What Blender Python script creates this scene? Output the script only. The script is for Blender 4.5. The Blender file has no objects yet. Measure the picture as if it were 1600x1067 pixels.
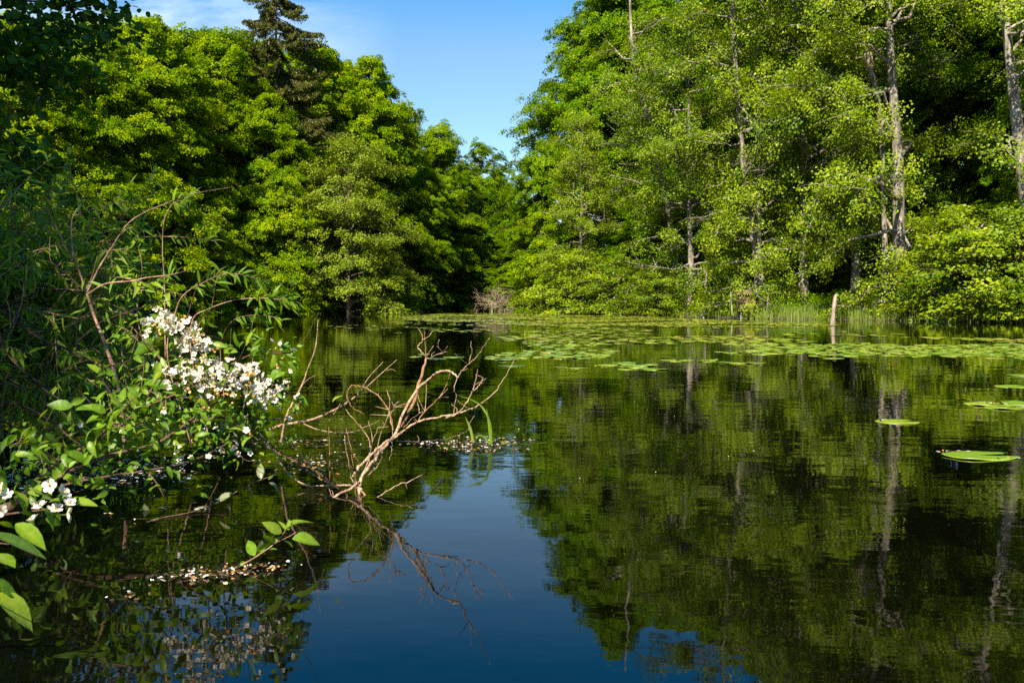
import bpy, math, random
import numpy as np
from mathutils import Vector

random.seed(7)
RNG = np.random.default_rng(11)
S = bpy.context.scene
COL = S.collection
PI = math.pi
rad = math.radians

# ------------------------------------------------------------------ camera
FPX = 1422.0            # focal length in pixels of the 1600 px wide photograph
PITCH = 2.46
EYE = Vector((0.0, 0.0, 1.0))
cam_d = bpy.data.cameras.new('camera')
cam = bpy.data.objects.new('camera', cam_d)
COL.objects.link(cam)
cam.location = EYE
cam.rotation_euler = (rad(90 - PITCH), 0, 0)
cam_d.sensor_width = 36
cam_d.lens = 36 * FPX / 1600
cam_d.clip_start = 0.05
cam_d.clip_end = 9000
cam_d.dof.use_dof = True
cam_d.dof.focus_distance = 11
cam_d.dof.aperture_fstop = 9
S.camera = cam

# ------------------------------------------------------------------ light
SUN_EL = 42.0
SUN_AZ = (-0.37, -0.929)        # horizontal direction towards the sun (left, behind the camera)
world = bpy.data.worlds.new('World')
S.world = world
world.use_nodes = True
wn, wl = world.node_tree.nodes, world.node_tree.links
wn.clear()
w_out = wn.new('ShaderNodeOutputWorld')
w_bg = wn.new('ShaderNodeBackground')
w_sky = wn.new('ShaderNodeTexSky')
w_sky.sky_type = 'NISHITA'
w_sky.sun_disc = False
w_sky.sun_elevation = rad(SUN_EL)
w_sky.sun_rotation = math.atan2(SUN_AZ[0], SUN_AZ[1])
w_sky.air_density = 1.0
w_sky.dust_density = 0.1
w_sky.ozone_density = 3.0
w_hs = wn.new('ShaderNodeHueSaturation')
w_hs.inputs['Saturation'].default_value = 1.12
w_hs.inputs['Hue'].default_value = 0.493
wl.new(w_sky.outputs[0], w_hs.inputs['Color'])
# thin cirrus
w_tc = wn.new('ShaderNodeTexCoord')
w_sz = wn.new('ShaderNodeSeparateXYZ')
wl.new(w_tc.outputs['Generated'], w_sz.inputs[0])
for w_in, w_a, w_b in (('Saturation', 1.10, 1.70), ('Value', 0.90, 1.20)):      # the sky deepens towards the zenith
    w_r = wn.new('ShaderNodeMapRange')
    w_r.inputs['From Min'].default_value = 0.26; w_r.inputs['From Max'].default_value = 0.44
    w_r.inputs['To Min'].default_value = w_a; w_r.inputs['To Max'].default_value = w_b
    wl.new(w_sz.outputs['Z'], w_r.inputs['Value']); wl.new(w_r.outputs[0], w_hs.inputs[w_in])
w_map = wn.new('ShaderNodeMapping')
w_map.inputs['Rotation'].default_value = (0, rad(-32), 0)
w_map.inputs['Scale'].default_value = (2.2, 1.0, 9.0)
w_noi = wn.new('ShaderNodeTexNoise')
w_noi.inputs['Scale'].default_value = 1.7
w_noi.inputs['Detail'].default_value = 7
w_noi.inputs['Roughness'].default_value = 0.62
w_noi.inputs['Distortion'].default_value = 0.5
wl.new(w_tc.outputs['Generated'], w_map.inputs['Vector'])
wl.new(w_map.outputs[0], w_noi.inputs['Vector'])
w_rmp = wn.new('ShaderNodeValToRGB')
w_rmp.color_ramp.elements[0].position = 0.50
w_rmp.color_ramp.elements[1].position = 0.80
wl.new(w_noi.outputs[0], w_rmp.inputs[0])
w_sep = wn.new('ShaderNodeSeparateXYZ')
wl.new(w_tc.outputs['Generated'], w_sep.inputs[0])
w_mr = wn.new('ShaderNodeMapRange')          # the cirrus lies in the western half of the sky
w_mr.inputs['From Min'].default_value = -0.12
w_mr.inputs['From Max'].default_value = -0.34
wl.new(w_sep.outputs['X'], w_mr.inputs['Value'])
w_mul = wn.new('ShaderNodeMath'); w_mul.operation = 'MULTIPLY'
wl.new(w_rmp.outputs[0], w_mul.inputs[0]); wl.new(w_mr.outputs[0], w_mul.inputs[1])
w_mul2 = wn.new('ShaderNodeMath'); w_mul2.operation = 'MULTIPLY'
w_mul2.inputs[1].default_value = 0.75
wl.new(w_mul.outputs[0], w_mul2.inputs[0])
w_mix = wn.new('ShaderNodeMix'); w_mix.data_type = 'RGBA'
wl.new(w_mul2.outputs[0], w_mix.inputs[0])
wl.new(w_hs.outputs[0], w_mix.inputs[6])
w_mix.inputs[7].default_value = (8.5, 9.2, 10.0, 1)
wl.new(w_mix.outputs[2], w_bg.inputs['Color'])
w_bg.inputs['Strength'].default_value = 0.066
wl.new(w_bg.outputs[0], w_out.inputs[0])

sun_d = bpy.data.lights.new('sun', 'SUN')
sun_d.energy = 5.0
sun_d.angle = rad(0.5)
sun_d.color = (1.0, 0.91, 0.74)
sun = bpy.data.objects.new('sun', sun_d)
COL.objects.link(sun)
_c = math.cos(rad(SUN_EL))
sun_to = Vector((SUN_AZ[0] * _c, SUN_AZ[1] * _c, math.sin(rad(SUN_EL)))).normalized()
sun.rotation_euler = sun_to.to_track_quat('Z', 'Y').to_euler()
sun.location = sun_to * 60

S.view_settings.view_transform = 'Standard'
S.view_settings.look = 'None'
S.view_settings.exposure = 1.6
S.view_settings.gamma = 1.0
S.render.engine = 'CYCLES'
S.cycles.max_bounces = 8
S.cycles.diffuse_bounces = 3
S.cycles.glossy_bounces = 3
S.cycles.transmission_bounces = 3
S.cycles.use_denoising = False

# ------------------------------------------------------------------ helpers
_p = rad(PITCH)
def P(px, py, d):
    """world point seen at photo pixel (px, py), d metres ahead of the camera"""
    x = (px - 800) / FPX; u = (533.5 - py) / FPX
    v = np.array([x, u * math.sin(_p) + math.cos(_p), u * math.cos(_p) - math.sin(_p)])
    return np.array([0, 0, 1.0]) + v * (d / v[1])
def G(px, py, z=0.0):
    """point of the water plane seen at photo pixel"""
    x = (px - 800) / FPX; u = (533.5 - py) / FPX
    v = np.array([x, u * math.sin(_p) + math.cos(_p), u * math.cos(_p) - math.sin(_p)])
    return np.array([0, 0, 1.0]) + v * ((z - 1.0) / v[2])

def norm(a):
    return a / np.maximum(np.linalg.norm(a, axis=-1, keepdims=True), 1e-9)

def tag(o, label=None, cat=None, group=None, kind=None):
    if label: o['label'] = label
    if cat: o['category'] = cat
    if group: o['group'] = group
    if kind: o['kind'] = kind
    return o
def empty(name, loc, label, cat, group=None, rz=0.0):
    o = bpy.data.objects.new(name, None)
    o.location = loc; o.rotation_euler = (0, 0, rz); o.empty_display_size = 0.2
    COL.objects.link(o)
    return tag(o, label, cat, group)
def link(name, me, parent=None):
    o = bpy.data.objects.new(name, me)
    COL.objects.link(o)
    if parent is not None: o.parent = parent
    return o
def meshdata(name, V, F, mats, tint=None, smooth=False, fmat=None):
    """F: (n,4) or (n,3) array, or a list of tuples"""
    me = bpy.data.meshes.new(name)
    V = np.asarray(V, dtype=np.float32)
    if isinstance(F, np.ndarray):
        n, k = F.shape
        me.vertices.add(len(V)); me.vertices.foreach_set('co', V.ravel())
        me.loops.add(n * k); me.loops.foreach_set('vertex_index', F.astype(np.int32).ravel())
        me.polygons.add(n)
        me.polygons.foreach_set('loop_start', np.arange(0, n * k, k, dtype=np.int32))
        me.update(calc_edges=True)
    else:
        me.from_pydata([tuple(map(float, v)) for v in V], [], F)
    if tint is not None:
        a = me.attributes.new('tint', 'FLOAT', 'POINT')
        a.data.foreach_set('value', np.asarray(tint, dtype=np.float32))
    if fmat is not None:
        me.polygons.foreach_set('material_index', np.asarray(fmat, dtype=np.int32))
    if smooth:
        me.polygons.foreach_set('use_smooth', np.ones(len(me.polygons), dtype=bool))
    for m in (mats if isinstance(mats, (list, tuple)) else [mats]): me.materials.append(m)
    me.validate()
    return me

class Tubes:
    def __init__(self): self.V = []; self.F = []; self.n = 0
    def add(self, pts, radii, sides=6, wob=0.0):
        pts = np.asarray(pts, float); m = len(pts)
        radii = np.asarray(radii, float)
        T = np.zeros_like(pts); T[1:-1] = pts[2:] - pts[:-2]; T[0] = pts[1] - pts[0]; T[-1] = pts[-1] - pts[-2]
        T = norm(T)
        ref = np.array([0.0, 0.0, 1.0]) if abs(T[0][2]) < 0.9 else np.array([1.0, 0.0, 0.0])
        A = norm(np.cross(T, ref)); B = np.cross(T, A)
        an = np.linspace(0, 2 * PI, sides, endpoint=False)
        r = radii[:, None] * (1 + (RNG.uniform(-wob, wob, (m, sides)) if wob else 0))
        ring = pts[:, None, :] + r[..., None] * (np.cos(an)[None, :, None] * A[:, None, :] + np.sin(an)[None, :, None] * B[:, None, :])
        self.V.append(ring.reshape(-1, 3))
        i = np.arange(m - 1)[:, None] * sides; j = np.arange(sides)[None, :]; jn = (j + 1) % sides
        f = np.stack([i + j, i + jn, i + sides + jn, i + sides + j], -1).reshape(-1, 4) + self.n
        self.F.append(f); self.n += m * sides
        # end cap: fan of quads for even sides
        if sides == 4:
            self.F.append(np.array([[self.n - 4, self.n - 3, self.n - 2, self.n - 1]]))
        elif sides >= 6:
            b = self.n - sides
            self.F.append(np.array([[b, b + 1, b + 2, b + 3]] + ([[b, b + 3, b + 4, b + 5]] if sides >= 6 else []) + ([[b, b + 5, b + 6, b + 7]] if sides >= 8 else [])))
    def data(self, name, mat, smooth=True):
        return meshdata(name, np.concatenate(self.V), np.concatenate(self.F), mat, smooth=smooth)

def spline(pts, n=6):
    """Catmull-Rom through pts"""
    p = np.asarray(pts, float)
    if len(p) < 3:
        t = np.linspace(0, 1, n + 1)[:, None]
        return p[0] * (1 - t) + p[-1] * t
    q = np.vstack([2 * p[0] - p[1], p, 2 * p[-1] - p[-2]])
    out = []
    for i in range(1, len(q) - 2):
        t = np.linspace(0, 1, n, endpoint=False)[:, None]
        a, b, c, d = q[i - 1], q[i], q[i + 1], q[i + 2]
        out.append(0.5 * ((2 * b) + (c - a) * t + (2 * a - 5 * b + 4 * c - d) * t ** 2 + (3 * b - a - 3 * c + d) * t ** 3))
    out.append(p[-1:])
    return np.vstack(out)

def leaf_quads(C, N, D, L, W, fold=0.12):
    N = norm(N); Sd = norm(np.cross(N, D)); D = np.cross(Sd, N)
    L = L[:, None]; W = W[:, None]
    a = C - D * L * 0.5; b = C + D * L * 0.5 - N * L * 0.06
    l = C - D * L * 0.06 + Sd * W * 0.5 + N * W * fold
    r = C - D * L * 0.06 - Sd * W * 0.5 + N * W * fold
    V = np.stack([a, r, b, l], 1).reshape(-1, 3)
    F = np.arange(len(C) * 4).reshape(-1, 4)
    return V, F

def unit_dirs(n):
    return norm(RNG.normal(size=(n, 3)))

# ------------------------------------------------------------------ materials
def mat_new(name):
    m = bpy.data.materials.new(name); m.use_nodes = True
    n = m.node_tree.nodes; l = m.node_tree.links
    n.clear()
    o = n.new('ShaderNodeOutputMaterial')
    return m, n, l, o
def ramp(n, stops):
    r = n.new('ShaderNodeValToRGB')
    e = r.color_ramp.elements
    while len(e) > 1: e.remove(e[-1])
    e[0].position, e[0].color = stops[0][0], (*stops[0][1], 1)
    for p, c in stops[1:]:
        x = e.new(p); x.color = (*c, 1)
    return r
def leaf_mat(name, dark, mid, light, trans=0.35, rough=0.45, spec=0.3, tboost=1.5, near=False):
    m, n, l, o = mat_new(name)
    a = n.new('ShaderNodeAttribute'); a.attribute_name = 'tint'
    oi = n.new('ShaderNodeObjectInfo')
    mr = n.new('ShaderNodeMath'); mr.operation = 'MULTIPLY_ADD'
    mr.inputs[1].default_value = 0.24; mr.inputs[2].default_value = -0.12
    l.new(oi.outputs['Random'], mr.inputs[0])
    ad = n.new('ShaderNodeMath'); ad.operation = 'ADD'; ad.use_clamp = True
    l.new(a.outputs['Fac'], ad.inputs[0]); l.new(mr.outputs[0], ad.inputs[1])
    r = ramp(n, [(0.0, dark), (0.5, mid), (1.0, light)])
    if near:     # mottling and spots inside each leaf
        tc = n.new('ShaderNodeTexCoord')
        nz = n.new('ShaderNodeTexNoise'); nz.inputs['Scale'].default_value = 55; nz.inputs['Detail'].default_value = 6
        l.new(tc.outputs['Object'], nz.inputs['Vector'])
        a2 = n.new('ShaderNodeMath'); a2.operation = 'MULTIPLY_ADD'; a2.inputs[1].default_value = 0.9; a2.inputs[2].default_value = -0.45
        l.new(nz.outputs[0], a2.inputs[0])
        a3 = n.new('ShaderNodeMath'); a3.operation = 'ADD'; a3.use_clamp = True
        l.new(a2.outputs[0], a3.inputs[0]); l.new(ad.outputs[0], a3.inputs[1]); ad = a3
    l.new(ad.outputs[0], r.inputs[0])
    b = n.new('ShaderNodeBsdfPrincipled')
    b.inputs['Roughness'].default_value = rough
    if near:
        bp = n.new('ShaderNodeBump'); bp.inputs['Strength'].default_value = 0.5; bp.inputs['Distance'].default_value = 0.004
        l.new(nz.outputs[0], bp.inputs['Height']); l.new(bp.outputs[0], b.inputs['Normal'])
    b.inputs['Specular IOR Level'].default_value = spec
    l.new(r.outputs[0], b.inputs['Base Color'])
    t = n.new('ShaderNodeBsdfTranslucent')
    mx = n.new('ShaderNodeMix'); mx.data_type = 'RGBA'; mx.blend_type = 'MULTIPLY'
    mx.inputs[0].default_value = 1.0
    l.new(r.outputs[0], mx.inputs[6]); mx.inputs[7].default_value = (tboost * 1.05, tboost, tboost * 0.35, 1)
    l.new(mx.outputs[2], t.inputs['Color'])
    s = n.new('ShaderNodeMixShader'); s.inputs[0].default_value = trans
    l.new(b.outputs[0], s.inputs[1]); l.new(t.outputs[0], s.inputs[2]); l.new(s.outputs[0], o.inputs[0])
    return m
def bark_mat(name, c1, c2, c3, scale=6.0, zsq=0.25, rough=0.9, bump=0.6):
    m, n, l, o = mat_new(name)
    tc = n.new('ShaderNodeTexCoord'); mp = n.new('ShaderNodeMapping')
    mp.inputs['Scale'].default_value = (1, 1, zsq)
    l.new(tc.outputs['Object'], mp.inputs[0])
    a = n.new('ShaderNodeTexNoise'); a.inputs['Scale'].default_value = scale; a.inputs['Detail'].default_value = 8; a.inputs['Roughness'].default_value = 0.7
    l.new(mp.outputs[0], a.inputs['Vector'])
    r = ramp(n, [(0.30, c1), (0.5, c2), (0.68, c3)])
    l.new(a.outputs[0], r.inputs[0])
    b = n.new('ShaderNodeBsdfPrincipled'); b.inputs['Roughness'].default_value = rough
    b.inputs['Specular IOR Level'].default_value = 0.2
    l.new(r.outputs[0], b.inputs['Base Color'])
    bp = n.new('ShaderNodeBump'); bp.inputs['Strength'].default_value = bump; bp.inputs['Distance'].default_value = 0.02
    l.new(a.outputs[0], bp.inputs['Height']); l.new(bp.outputs[0], b.inputs['Normal'])
    l.new(b.outputs[0], o.inputs[0])
    return m
def plain_mat(name, c1, c2, scale=8.0, rough=0.6, spec=0.3):
    m, n, l, o = mat_new(name)
    tc = n.new('ShaderNodeTexCoord')
    a = n.new('ShaderNodeTexNoise'); a.inputs['Scale'].default_value = scale; a.inputs['Detail'].default_value = 5
    l.new(tc.outputs['Object'], a.inputs['Vector'])
    r = ramp(n, [(0.35, c1), (0.65, c2)])
    l.new(a.outputs[0], r.inputs[0])
    b = n.new('ShaderNodeBsdfPrincipled'); b.inputs['Roughness'].default_value = rough; b.inputs['Specular IOR Level'].default_value = spec
    l.new(r.outputs[0], b.inputs['Base Color']); l.new(b.outputs[0], o.inputs[0])
    return m

M = {}
M['beech'] = leaf_mat('beech_leaf', (0.060, 0.130, 0.0005), (0.145, 0.230, 0.0008), (0.290, 0.335, 0.0015), spec=0.03, rough=0.6, trans=0.42)
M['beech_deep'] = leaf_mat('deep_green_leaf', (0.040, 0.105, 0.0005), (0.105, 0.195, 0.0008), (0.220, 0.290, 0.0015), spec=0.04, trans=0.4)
M['alder'] = leaf_mat('alder_leaf', (0.048, 0.100, 0.0006), (0.128, 0.192, 0.0015), (0.260, 0.310, 0.006), rough=0.42, spec=0.18)
M['olive'] = leaf_mat('olive_leaf', (0.070, 0.115, 0.003), (0.150, 0.200, 0.006), (0.245, 0.275, 0.018), spec=0.12)
M['needle'] = leaf_mat('spruce_needle', (0.026, 0.036, 0.004), (0.066, 0.075, 0.007), (0.115, 0.100, 0.012), trans=0.15)
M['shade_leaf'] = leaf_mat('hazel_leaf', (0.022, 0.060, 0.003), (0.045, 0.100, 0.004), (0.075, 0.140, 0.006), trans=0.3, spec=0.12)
M['apple_leaf'] = leaf_mat('apple_leaf', (0.040, 0.100, 0.004), (0.095, 0.185, 0.007), (0.210, 0.280, 0.020), trans=0.38, rough=0.42, spec=0.3, near=True)
M['willow_leaf'] = leaf_mat('willow_leaf', (0.040, 0.105, 0.004), (0.090, 0.180, 0.006), (0.180, 0.260, 0.015), trans=0.4, rough=0.45, spec=0.2)
M['reed'] = leaf_mat('reed_leaf', (0.050, 0.105, 0.010), (0.115, 0.185, 0.016), (0.240, 0.240, 0.060), trans=0.3)
M['bark'] = bark_mat('grey_bark', (0.022, 0.018, 0.013), (0.150, 0.128, 0.098), (0.360, 0.325, 0.265), 7.0, 0.22, 0.9, 1.0)
M['bark_dark'] = bark_mat('dark_bark', (0.020, 0.015, 0.010), (0.070, 0.052, 0.034), (0.140, 0.110, 0.075), 7.0, 0.3)
M['dead'] = bark_mat('bleached_bark', (0.085, 0.040, 0.018), (0.340, 0.215, 0.130), (0.560, 0.430, 0.310), 55.0, 0.45, 0.85, 1.0)  # bark grain, with dark patches strengthened to imitate shading on the wood
M['dead_brown'] = bark_mat('rusty_bark', (0.060, 0.022, 0.010), (0.220, 0.110, 0.050), (0.360, 0.230, 0.140), 50.0, 0.6)
M['twig'] = bark_mat('twig_bark', (0.030, 0.018, 0.012), (0.095, 0.055, 0.035), (0.210, 0.140, 0.095), 30.0, 0.5)
M['sapling'] = bark_mat('sapling_bark', (0.110, 0.050, 0.030), (0.230, 0.130, 0.085), (0.380, 0.270, 0.200), 30.0, 0.5)
M['pale_wood'] = bark_mat('pale_torn_wood', (0.050, 0.034, 0.022), (0.200, 0.150, 0.108), (0.460, 0.370, 0.290), 11.0, 0.12)
M['plank'] = bark_mat('weathered_plank', (0.070, 0.050, 0.030), (0.160, 0.110, 0.060), (0.260, 0.180, 0.095), 3.0, 3.0)
M['plank_new'] = bark_mat('yellow_plank', (0.160, 0.095, 0.030), (0.280, 0.170, 0.055), (0.360, 0.230, 0.085), 3.0, 3.0)
M['petal'] = leaf_mat('white_petal', (0.44, 0.36, 0.25), (0.60, 0.55, 0.46), (0.72, 0.69, 0.62), trans=0.22, rough=0.5, tboost=1.0)
M['stamen'] = plain_mat('orange_stamen', (0.50, 0.20, 0.02), (0.62, 0.34, 0.04), 40)
M['withered'] = plain_mat('withered_petal', (0.30, 0.13, 0.03), (0.52, 0.30, 0.10), 40)

# ------------------------------------------------------------------ terrain and water
SHORE = np.array([(-1.2, 0.6), (-1.9, 2.0), (-3.0, 3.4), (-3.7, 5.2), (-4.6, 7.6), (-7.5, 11), (-14, 20), (-24, 33), (-31, 47), (-31, 60),
                  (-27, 73), (-20, 80.5), (-12, 83.5), (-9.5, 88), (-9, 97), (-8, 106), (-4, 113), (1.5, 113), (3.2, 98), (3.0, 87),
                  (5.2, 76), (10.0, 66.5), (15.3, 55.2), (21.5, 49.5), (25.0, 43.5), (29, 33), (31, 20), (27, 6), (16, -3), (6, -2.2), (1.5, -0.4)])
def shore_dist(X, Y):
    """signed distance to the shore, positive on land"""
    p = np.stack([X, Y], -1)
    best = np.full(X.shape, 1e9); inside = np.zeros(X.shape, bool)
    n = len(SHORE)
    for i in range(n):
        a = SHORE[i]; b = SHORE[(i + 1) % n]
        ab = b - a; t = np.clip(((p - a) @ ab) / (ab @ ab), 0, 1)
        best = np.minimum(best, np.linalg.norm(p - (a + t[..., None] * ab), axis=-1))
        c = ((a[1] > Y) != (b[1] > Y)) & (X < (b[0] - a[0]) * (Y - a[1]) / (b[1] - a[1] + 1e-12) + a[0])
        inside ^= c
    return np.where(inside, -best, best)
def ground_z(X, Y):
    X = np.asarray(X, float); Y = np.asarray(Y, float)
    d = shore_dist(X, Y)
    k = np.clip((Y - 8) / 30, 0, 1); k = k * k * (3 - 2 * k)
    land = 0.22 * (1 - np.exp(-np.maximum(d, 0) / 0.5)) + (0.01 + 0.99 * k) * 16 * (1 - np.exp(-np.maximum(d - 2, 0) / 75))
    bed = -np.minimum(1.4, 0.04 + 0.35 * np.maximum(-d, 0))
    und = 0.06 * np.sin(X * 0.9 + 1.3) * np.cos(Y * 0.7)
    return np.where(d > 0, land + und * np.clip(d, 0, 1), bed)

def axis(lo, hi, step, far):
    a = list(np.arange(lo, hi + 1e-6, step)); s = step
    while a[-1] < far: s *= 1.35; a.append(a[-1] + s)
    s = step
    while a[0] > -far: s *= 1.35; a.insert(0, a[0] - s)
    return np.array(a)
gx = axis(-50, 50, 1.1, 3500); gy = axis(-8, 130, 1.1, 3500)
GX, GY = np.meshgrid(gx, gy)
GZ = ground_z(GX, GY)
nx, ny = len(gx), len(gy)
ii = (np.arange(ny - 1)[:, None] * nx + np.arange(nx - 1)[None, :]).ravel()
gF = np.stack([ii, ii + 1, ii + nx + 1, ii + nx], -1)
m, n, l, o = mat_new('forest_floor')
tc = n.new('ShaderNodeTexCoord')
a = n.new('ShaderNodeTexNoise'); a.inputs['Scale'].default_value = 0.8; a.inputs['Detail'].default_value = 10
l.new(tc.outputs['Object'], a.inputs['Vector'])
r = ramp(n, [(0.3, (0.014, 0.010, 0.006)), (0.5, (0.028, 0.021, 0.012)), (0.7, (0.022, 0.036, 0.008))])
l.new(a.outputs[0], r.inputs[0])
b = n.new('ShaderNodeBsdfPrincipled'); b.inputs['Roughness'].default_value = 0.95
l.new(r.outputs[0], b.inputs['Base Color']); l.new(b.outputs[0], o.inputs[0])
g = link('ground', meshdata('ground', np.stack([GX, GY, GZ], -1).reshape(-1, 3), gF, m, smooth=True))
tag(g, kind='structure')

m, n, l, o = mat_new('pond_water')
tc = n.new('ShaderNodeTexCoord')
def wnoise(scale, detail, sx=1.0, sy=1.0, rough=0.5):
    mp = n.new('ShaderNodeMapping'); mp.inputs['Scale'].default_value = (sx, sy, 1); mp.inputs['Rotation'].default_value = (0, 0, 0.2)
    l.new(tc.outputs['Object'], mp.inputs[0])
    t = n.new('ShaderNodeTexNoise'); t.inputs['Scale'].default_value = scale; t.inputs['Detail'].default_value = detail; t.inputs['Roughness'].default_value = rough
    l.new(mp.outputs[0], t.inputs['Vector'])
    return t
n1 = wnoise(5.0, 3, 0.55, 1.0)
n2 = wnoise(1.3, 2, 0.6, 1.0)
n3 = wnoise(0.16, 2)
pr = n.new('ShaderNodeMapRange'); pr.inputs['From Min'].default_value = 0.35; pr.inputs['From Max'].default_value = 0.65
pr.inputs['To Min'].default_value = 0.35; pr.inputs['To Max'].default_value = 1.0
l.new(n3.outputs[0], pr.inputs[0])
b1 = n.new('ShaderNodeBump'); b1.inputs['Strength'].default_value = 1.0; b1.inputs['Distance'].default_value = 0.0032
l.new(n2.outputs[0], b1.inputs['Height'])
mm = n.new('ShaderNodeMath'); mm.operation = 'MULTIPLY'
l.new(n1.outputs[0], mm.inputs[0]); l.new(pr.outputs[0], mm.inputs[1])
b2 = n.new('ShaderNodeBump'); b2.inputs['Strength'].default_value = 1.0; b2.inputs['Distance'].default_value = 0.0017
l.new(mm.outputs[0], b2.inputs['Height']); l.new(b1.outputs[0], b2.inputs['Normal'])
b = n.new('ShaderNodeBsdfPrincipled')
b.inputs['Base Color'].default_value = (0.0011, 0.0014, 0.0005, 1)
b.inputs['Roughness'].default_value = 0.02
b.inputs['IOR'].default_value = 1.333
l.new(b2.outputs[0], b.inputs['Normal']); l.new(b.outputs[0], o.inputs[0])
WATER_M = m
wv = [(-40, -6, 0), (40, -6, 0), (40, 110, 0), (-40, 110, 0)]
w = link('water', meshdata('water', wv, [(0, 1, 2, 3)], m))
tag(w, kind='structure')

# ------------------------------------------------------------------ trees
CROWN_LEAVES = {}
def crown_profile(t, low, cap=(2.4, 0.62)):
    if t < 0.35: return low + (1 - low) * math.sin(t / 0.35 * PI / 2)
    u = (t - 0.35) / 0.65
    return max(0.16, (1 - u ** cap[0]) ** cap[1])
def make_tree(name, seed, H, R, zb=1.0, boughs=56, r0=0.35, leaf=(0.20, 0.12), per=46, mat='beech', bark='bark_dark',
              low=0.75, droop=0.10, rise=(0.0, 55.0), flat=0.16, upness=0.9, trunk=None, skip=None, inner=0.28, sprd=0.5, tw=2.0, sides=7, limb_r=1.0, top_bare=0.0, tintlo=0.0, outw=0.45, chaos=1.0, jit=(0.62, 1.18), cap=(2.4, 0.62), bare=0):
    rng = np.random.default_rng(seed)
    tb = Tubes()
    if trunk is None:
        k = 7
        tz = np.linspace(-0.6, H * 0.93, k)
        wob = np.cumsum(rng.normal(0, 0.018 * H / k * 2, (k, 2)), 0); wob -= wob[0]
        trunk = np.column_stack([wob, tz])
    tp = spline(trunk, 4)
    tt = np.linspace(0, 1, len(tp))
    trr = r0 * (1 - 0.86 * tt ** 0.9) * (1 + 0.55 * np.exp(-tt * 16))
    tb.add(tp, trr, 9, 0.06)
    def at(z):
        return np.array([np.interp(z, tp[:, 2], tp[:, 0]), np.interp(z, tp[:, 2], tp[:, 1]), z])
    SC, SD, SR = [], [], []
    for i in range(boughs):
        t = (i + 0.5) / boughs
        t = min(0.995, max(0.0, t + rng.normal(0, 0.02)))
        z0 = zb + (H - zb) * t ** 0.95
        az = i * 2.39996 + rng.normal(0, 0.45)
        if skip is not None and skip(az % (2 * PI), z0): continue
        if z0 > H * (1 - top_bare): continue
        rr = R * crown_profile(t, low, cap) * rng.uniform(*jit)
        el = rad(rise[0] + (rise[1] - rise[0]) * t ** 1.3 + rng.normal(0, 9 * chaos))
        st = at(max(zb * 0.6, z0 - rr * 0.45 * max(0.1, math.sin(el)) - 0.25))
        st[2] = min(st[2], tp[-1, 2])
        h = np.array([math.cos(az), math.sin(az), 0])
        tip = st + h * rr * math.cos(el) + np.array([0, 0, rr * math.sin(el)])
        s = np.linspace(0, 1, 7)
        lat = np.array([-h[1], h[0], 0]) * rng.normal(0, 0.10) * rr
        path = st + (tip - st) * s[:, None] + lat * np.sin(s * PI)[:, None] + np.array([0, 0, 1.0]) * (0.10 * rr * np.sin(s * PI) - droop * rr * s ** 3)[:, None]
        path[1:] += rng.normal(0, 0.025 * rr * chaos, (6, 3))
        rad0 = limb_r * (0.012 * rr + 0.018) * (1.1 - 0.4 * t)
        tb.add(path, rad0 * (1 - 0.85 * s) + 0.006, 5)
        nt = max(4, int(rr * tw))
        for j in range(nt):
            sj = inner + (1.02 - inner) * (j + rng.uniform(0.2, 0.8)) / nt
            sj = min(sj, 1.0)
            q = np.array([np.interp(sj, s, path[:, c]) for c in range(3)])
            tg = norm(path[min(6, int(sj * 6) + 1)] - path[min(5, int(sj * 6))])
            sd = 1 if j % 2 else -1
            ya = sd * rad(rng.uniform(25, 75))
            d2 = np.array([tg[0] * math.cos(ya) - tg[1] * math.sin(ya), tg[0] * math.sin(ya) + tg[1] * math.cos(ya), tg[2] * 0.6 + rng.normal(0, 0.18)])
            tl = rr * 0.40 * (1.15 - sj) + 0.45 + rng.uniform(0, 0.35)
            e2 = q + norm(d2) * tl - np.array([0, 0, droop * tl * 0.5])
            mid = (q + e2) / 2 + np.array([0, 0, 0.05 * tl])
            tb.add(np.array([q, mid, e2]), [0.016 * limb_r, 0.011 * limb_r, 0.005], 3)
            ns = max(1, int(round(tl / 0.55)))
            for k in range(ns):
                f = (k + 1) / ns
                SC.append(q * (1 - f) + e2 * f + rng.normal(0, 0.06 * chaos ** 2, 3)); SD.append(norm(d2)); SR.append(sprd * rng.uniform(0.75, 1.25))
        SC.append(tip); SD.append(norm(path[-1] - path[-2])); SR.append(sprd)
    for k in range(bare):      # crooked leafless limbs
        z0 = rng.uniform(0.12, 0.72) * H; az = 1.5 * PI + rng.normal(0, 1.1); rr = R * rng.uniform(0.7, 1.05)
        st = at(z0); h = np.array([math.cos(az), math.sin(az), 0]); s = np.linspace(0, 1, 9)
        path = st + h * (rr * s)[:, None] + np.array([0, 0, 1.0]) * (rr * rng.uniform(-0.12, 0.35) * s)[:, None]
        path[1:] += np.cumsum(rng.normal(0, 0.10, (8, 3)), 0) * np.array([1, 1, 1.2])
        r_ = rng.uniform(0.05, 0.085)
        tb.add(path, r_ * (1 - 0.85 * s) + 0.008, 6)
        for j in range(5):
            i0 = rng.integers(3, 8); ln = rr * rng.uniform(0.15, 0.4)
            d2 = norm(norm(path[i0] - path[i0 - 1]) + rng.normal(0, 0.6, 3))
            pp = path[i0] + d2 * (ln * np.linspace(0, 1, 5))[:, None]; pp[1:] += np.cumsum(rng.normal(0, 0.06, (4, 3)), 0)
            tb.add(pp, np.linspace(r_ * 0.4, 0.006, 5), 4)
    SC = np.array(SC); SD = np.array(SD); SR = np.array(SR)
    n = len(SC); cnt = per
    u = rng.normal(size=(n, cnt, 3)); u /= np.linalg.norm(u, axis=-1, keepdims=True)
    u *= rng.uniform(0, 1, (n, cnt, 1)) ** 0.45
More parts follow.
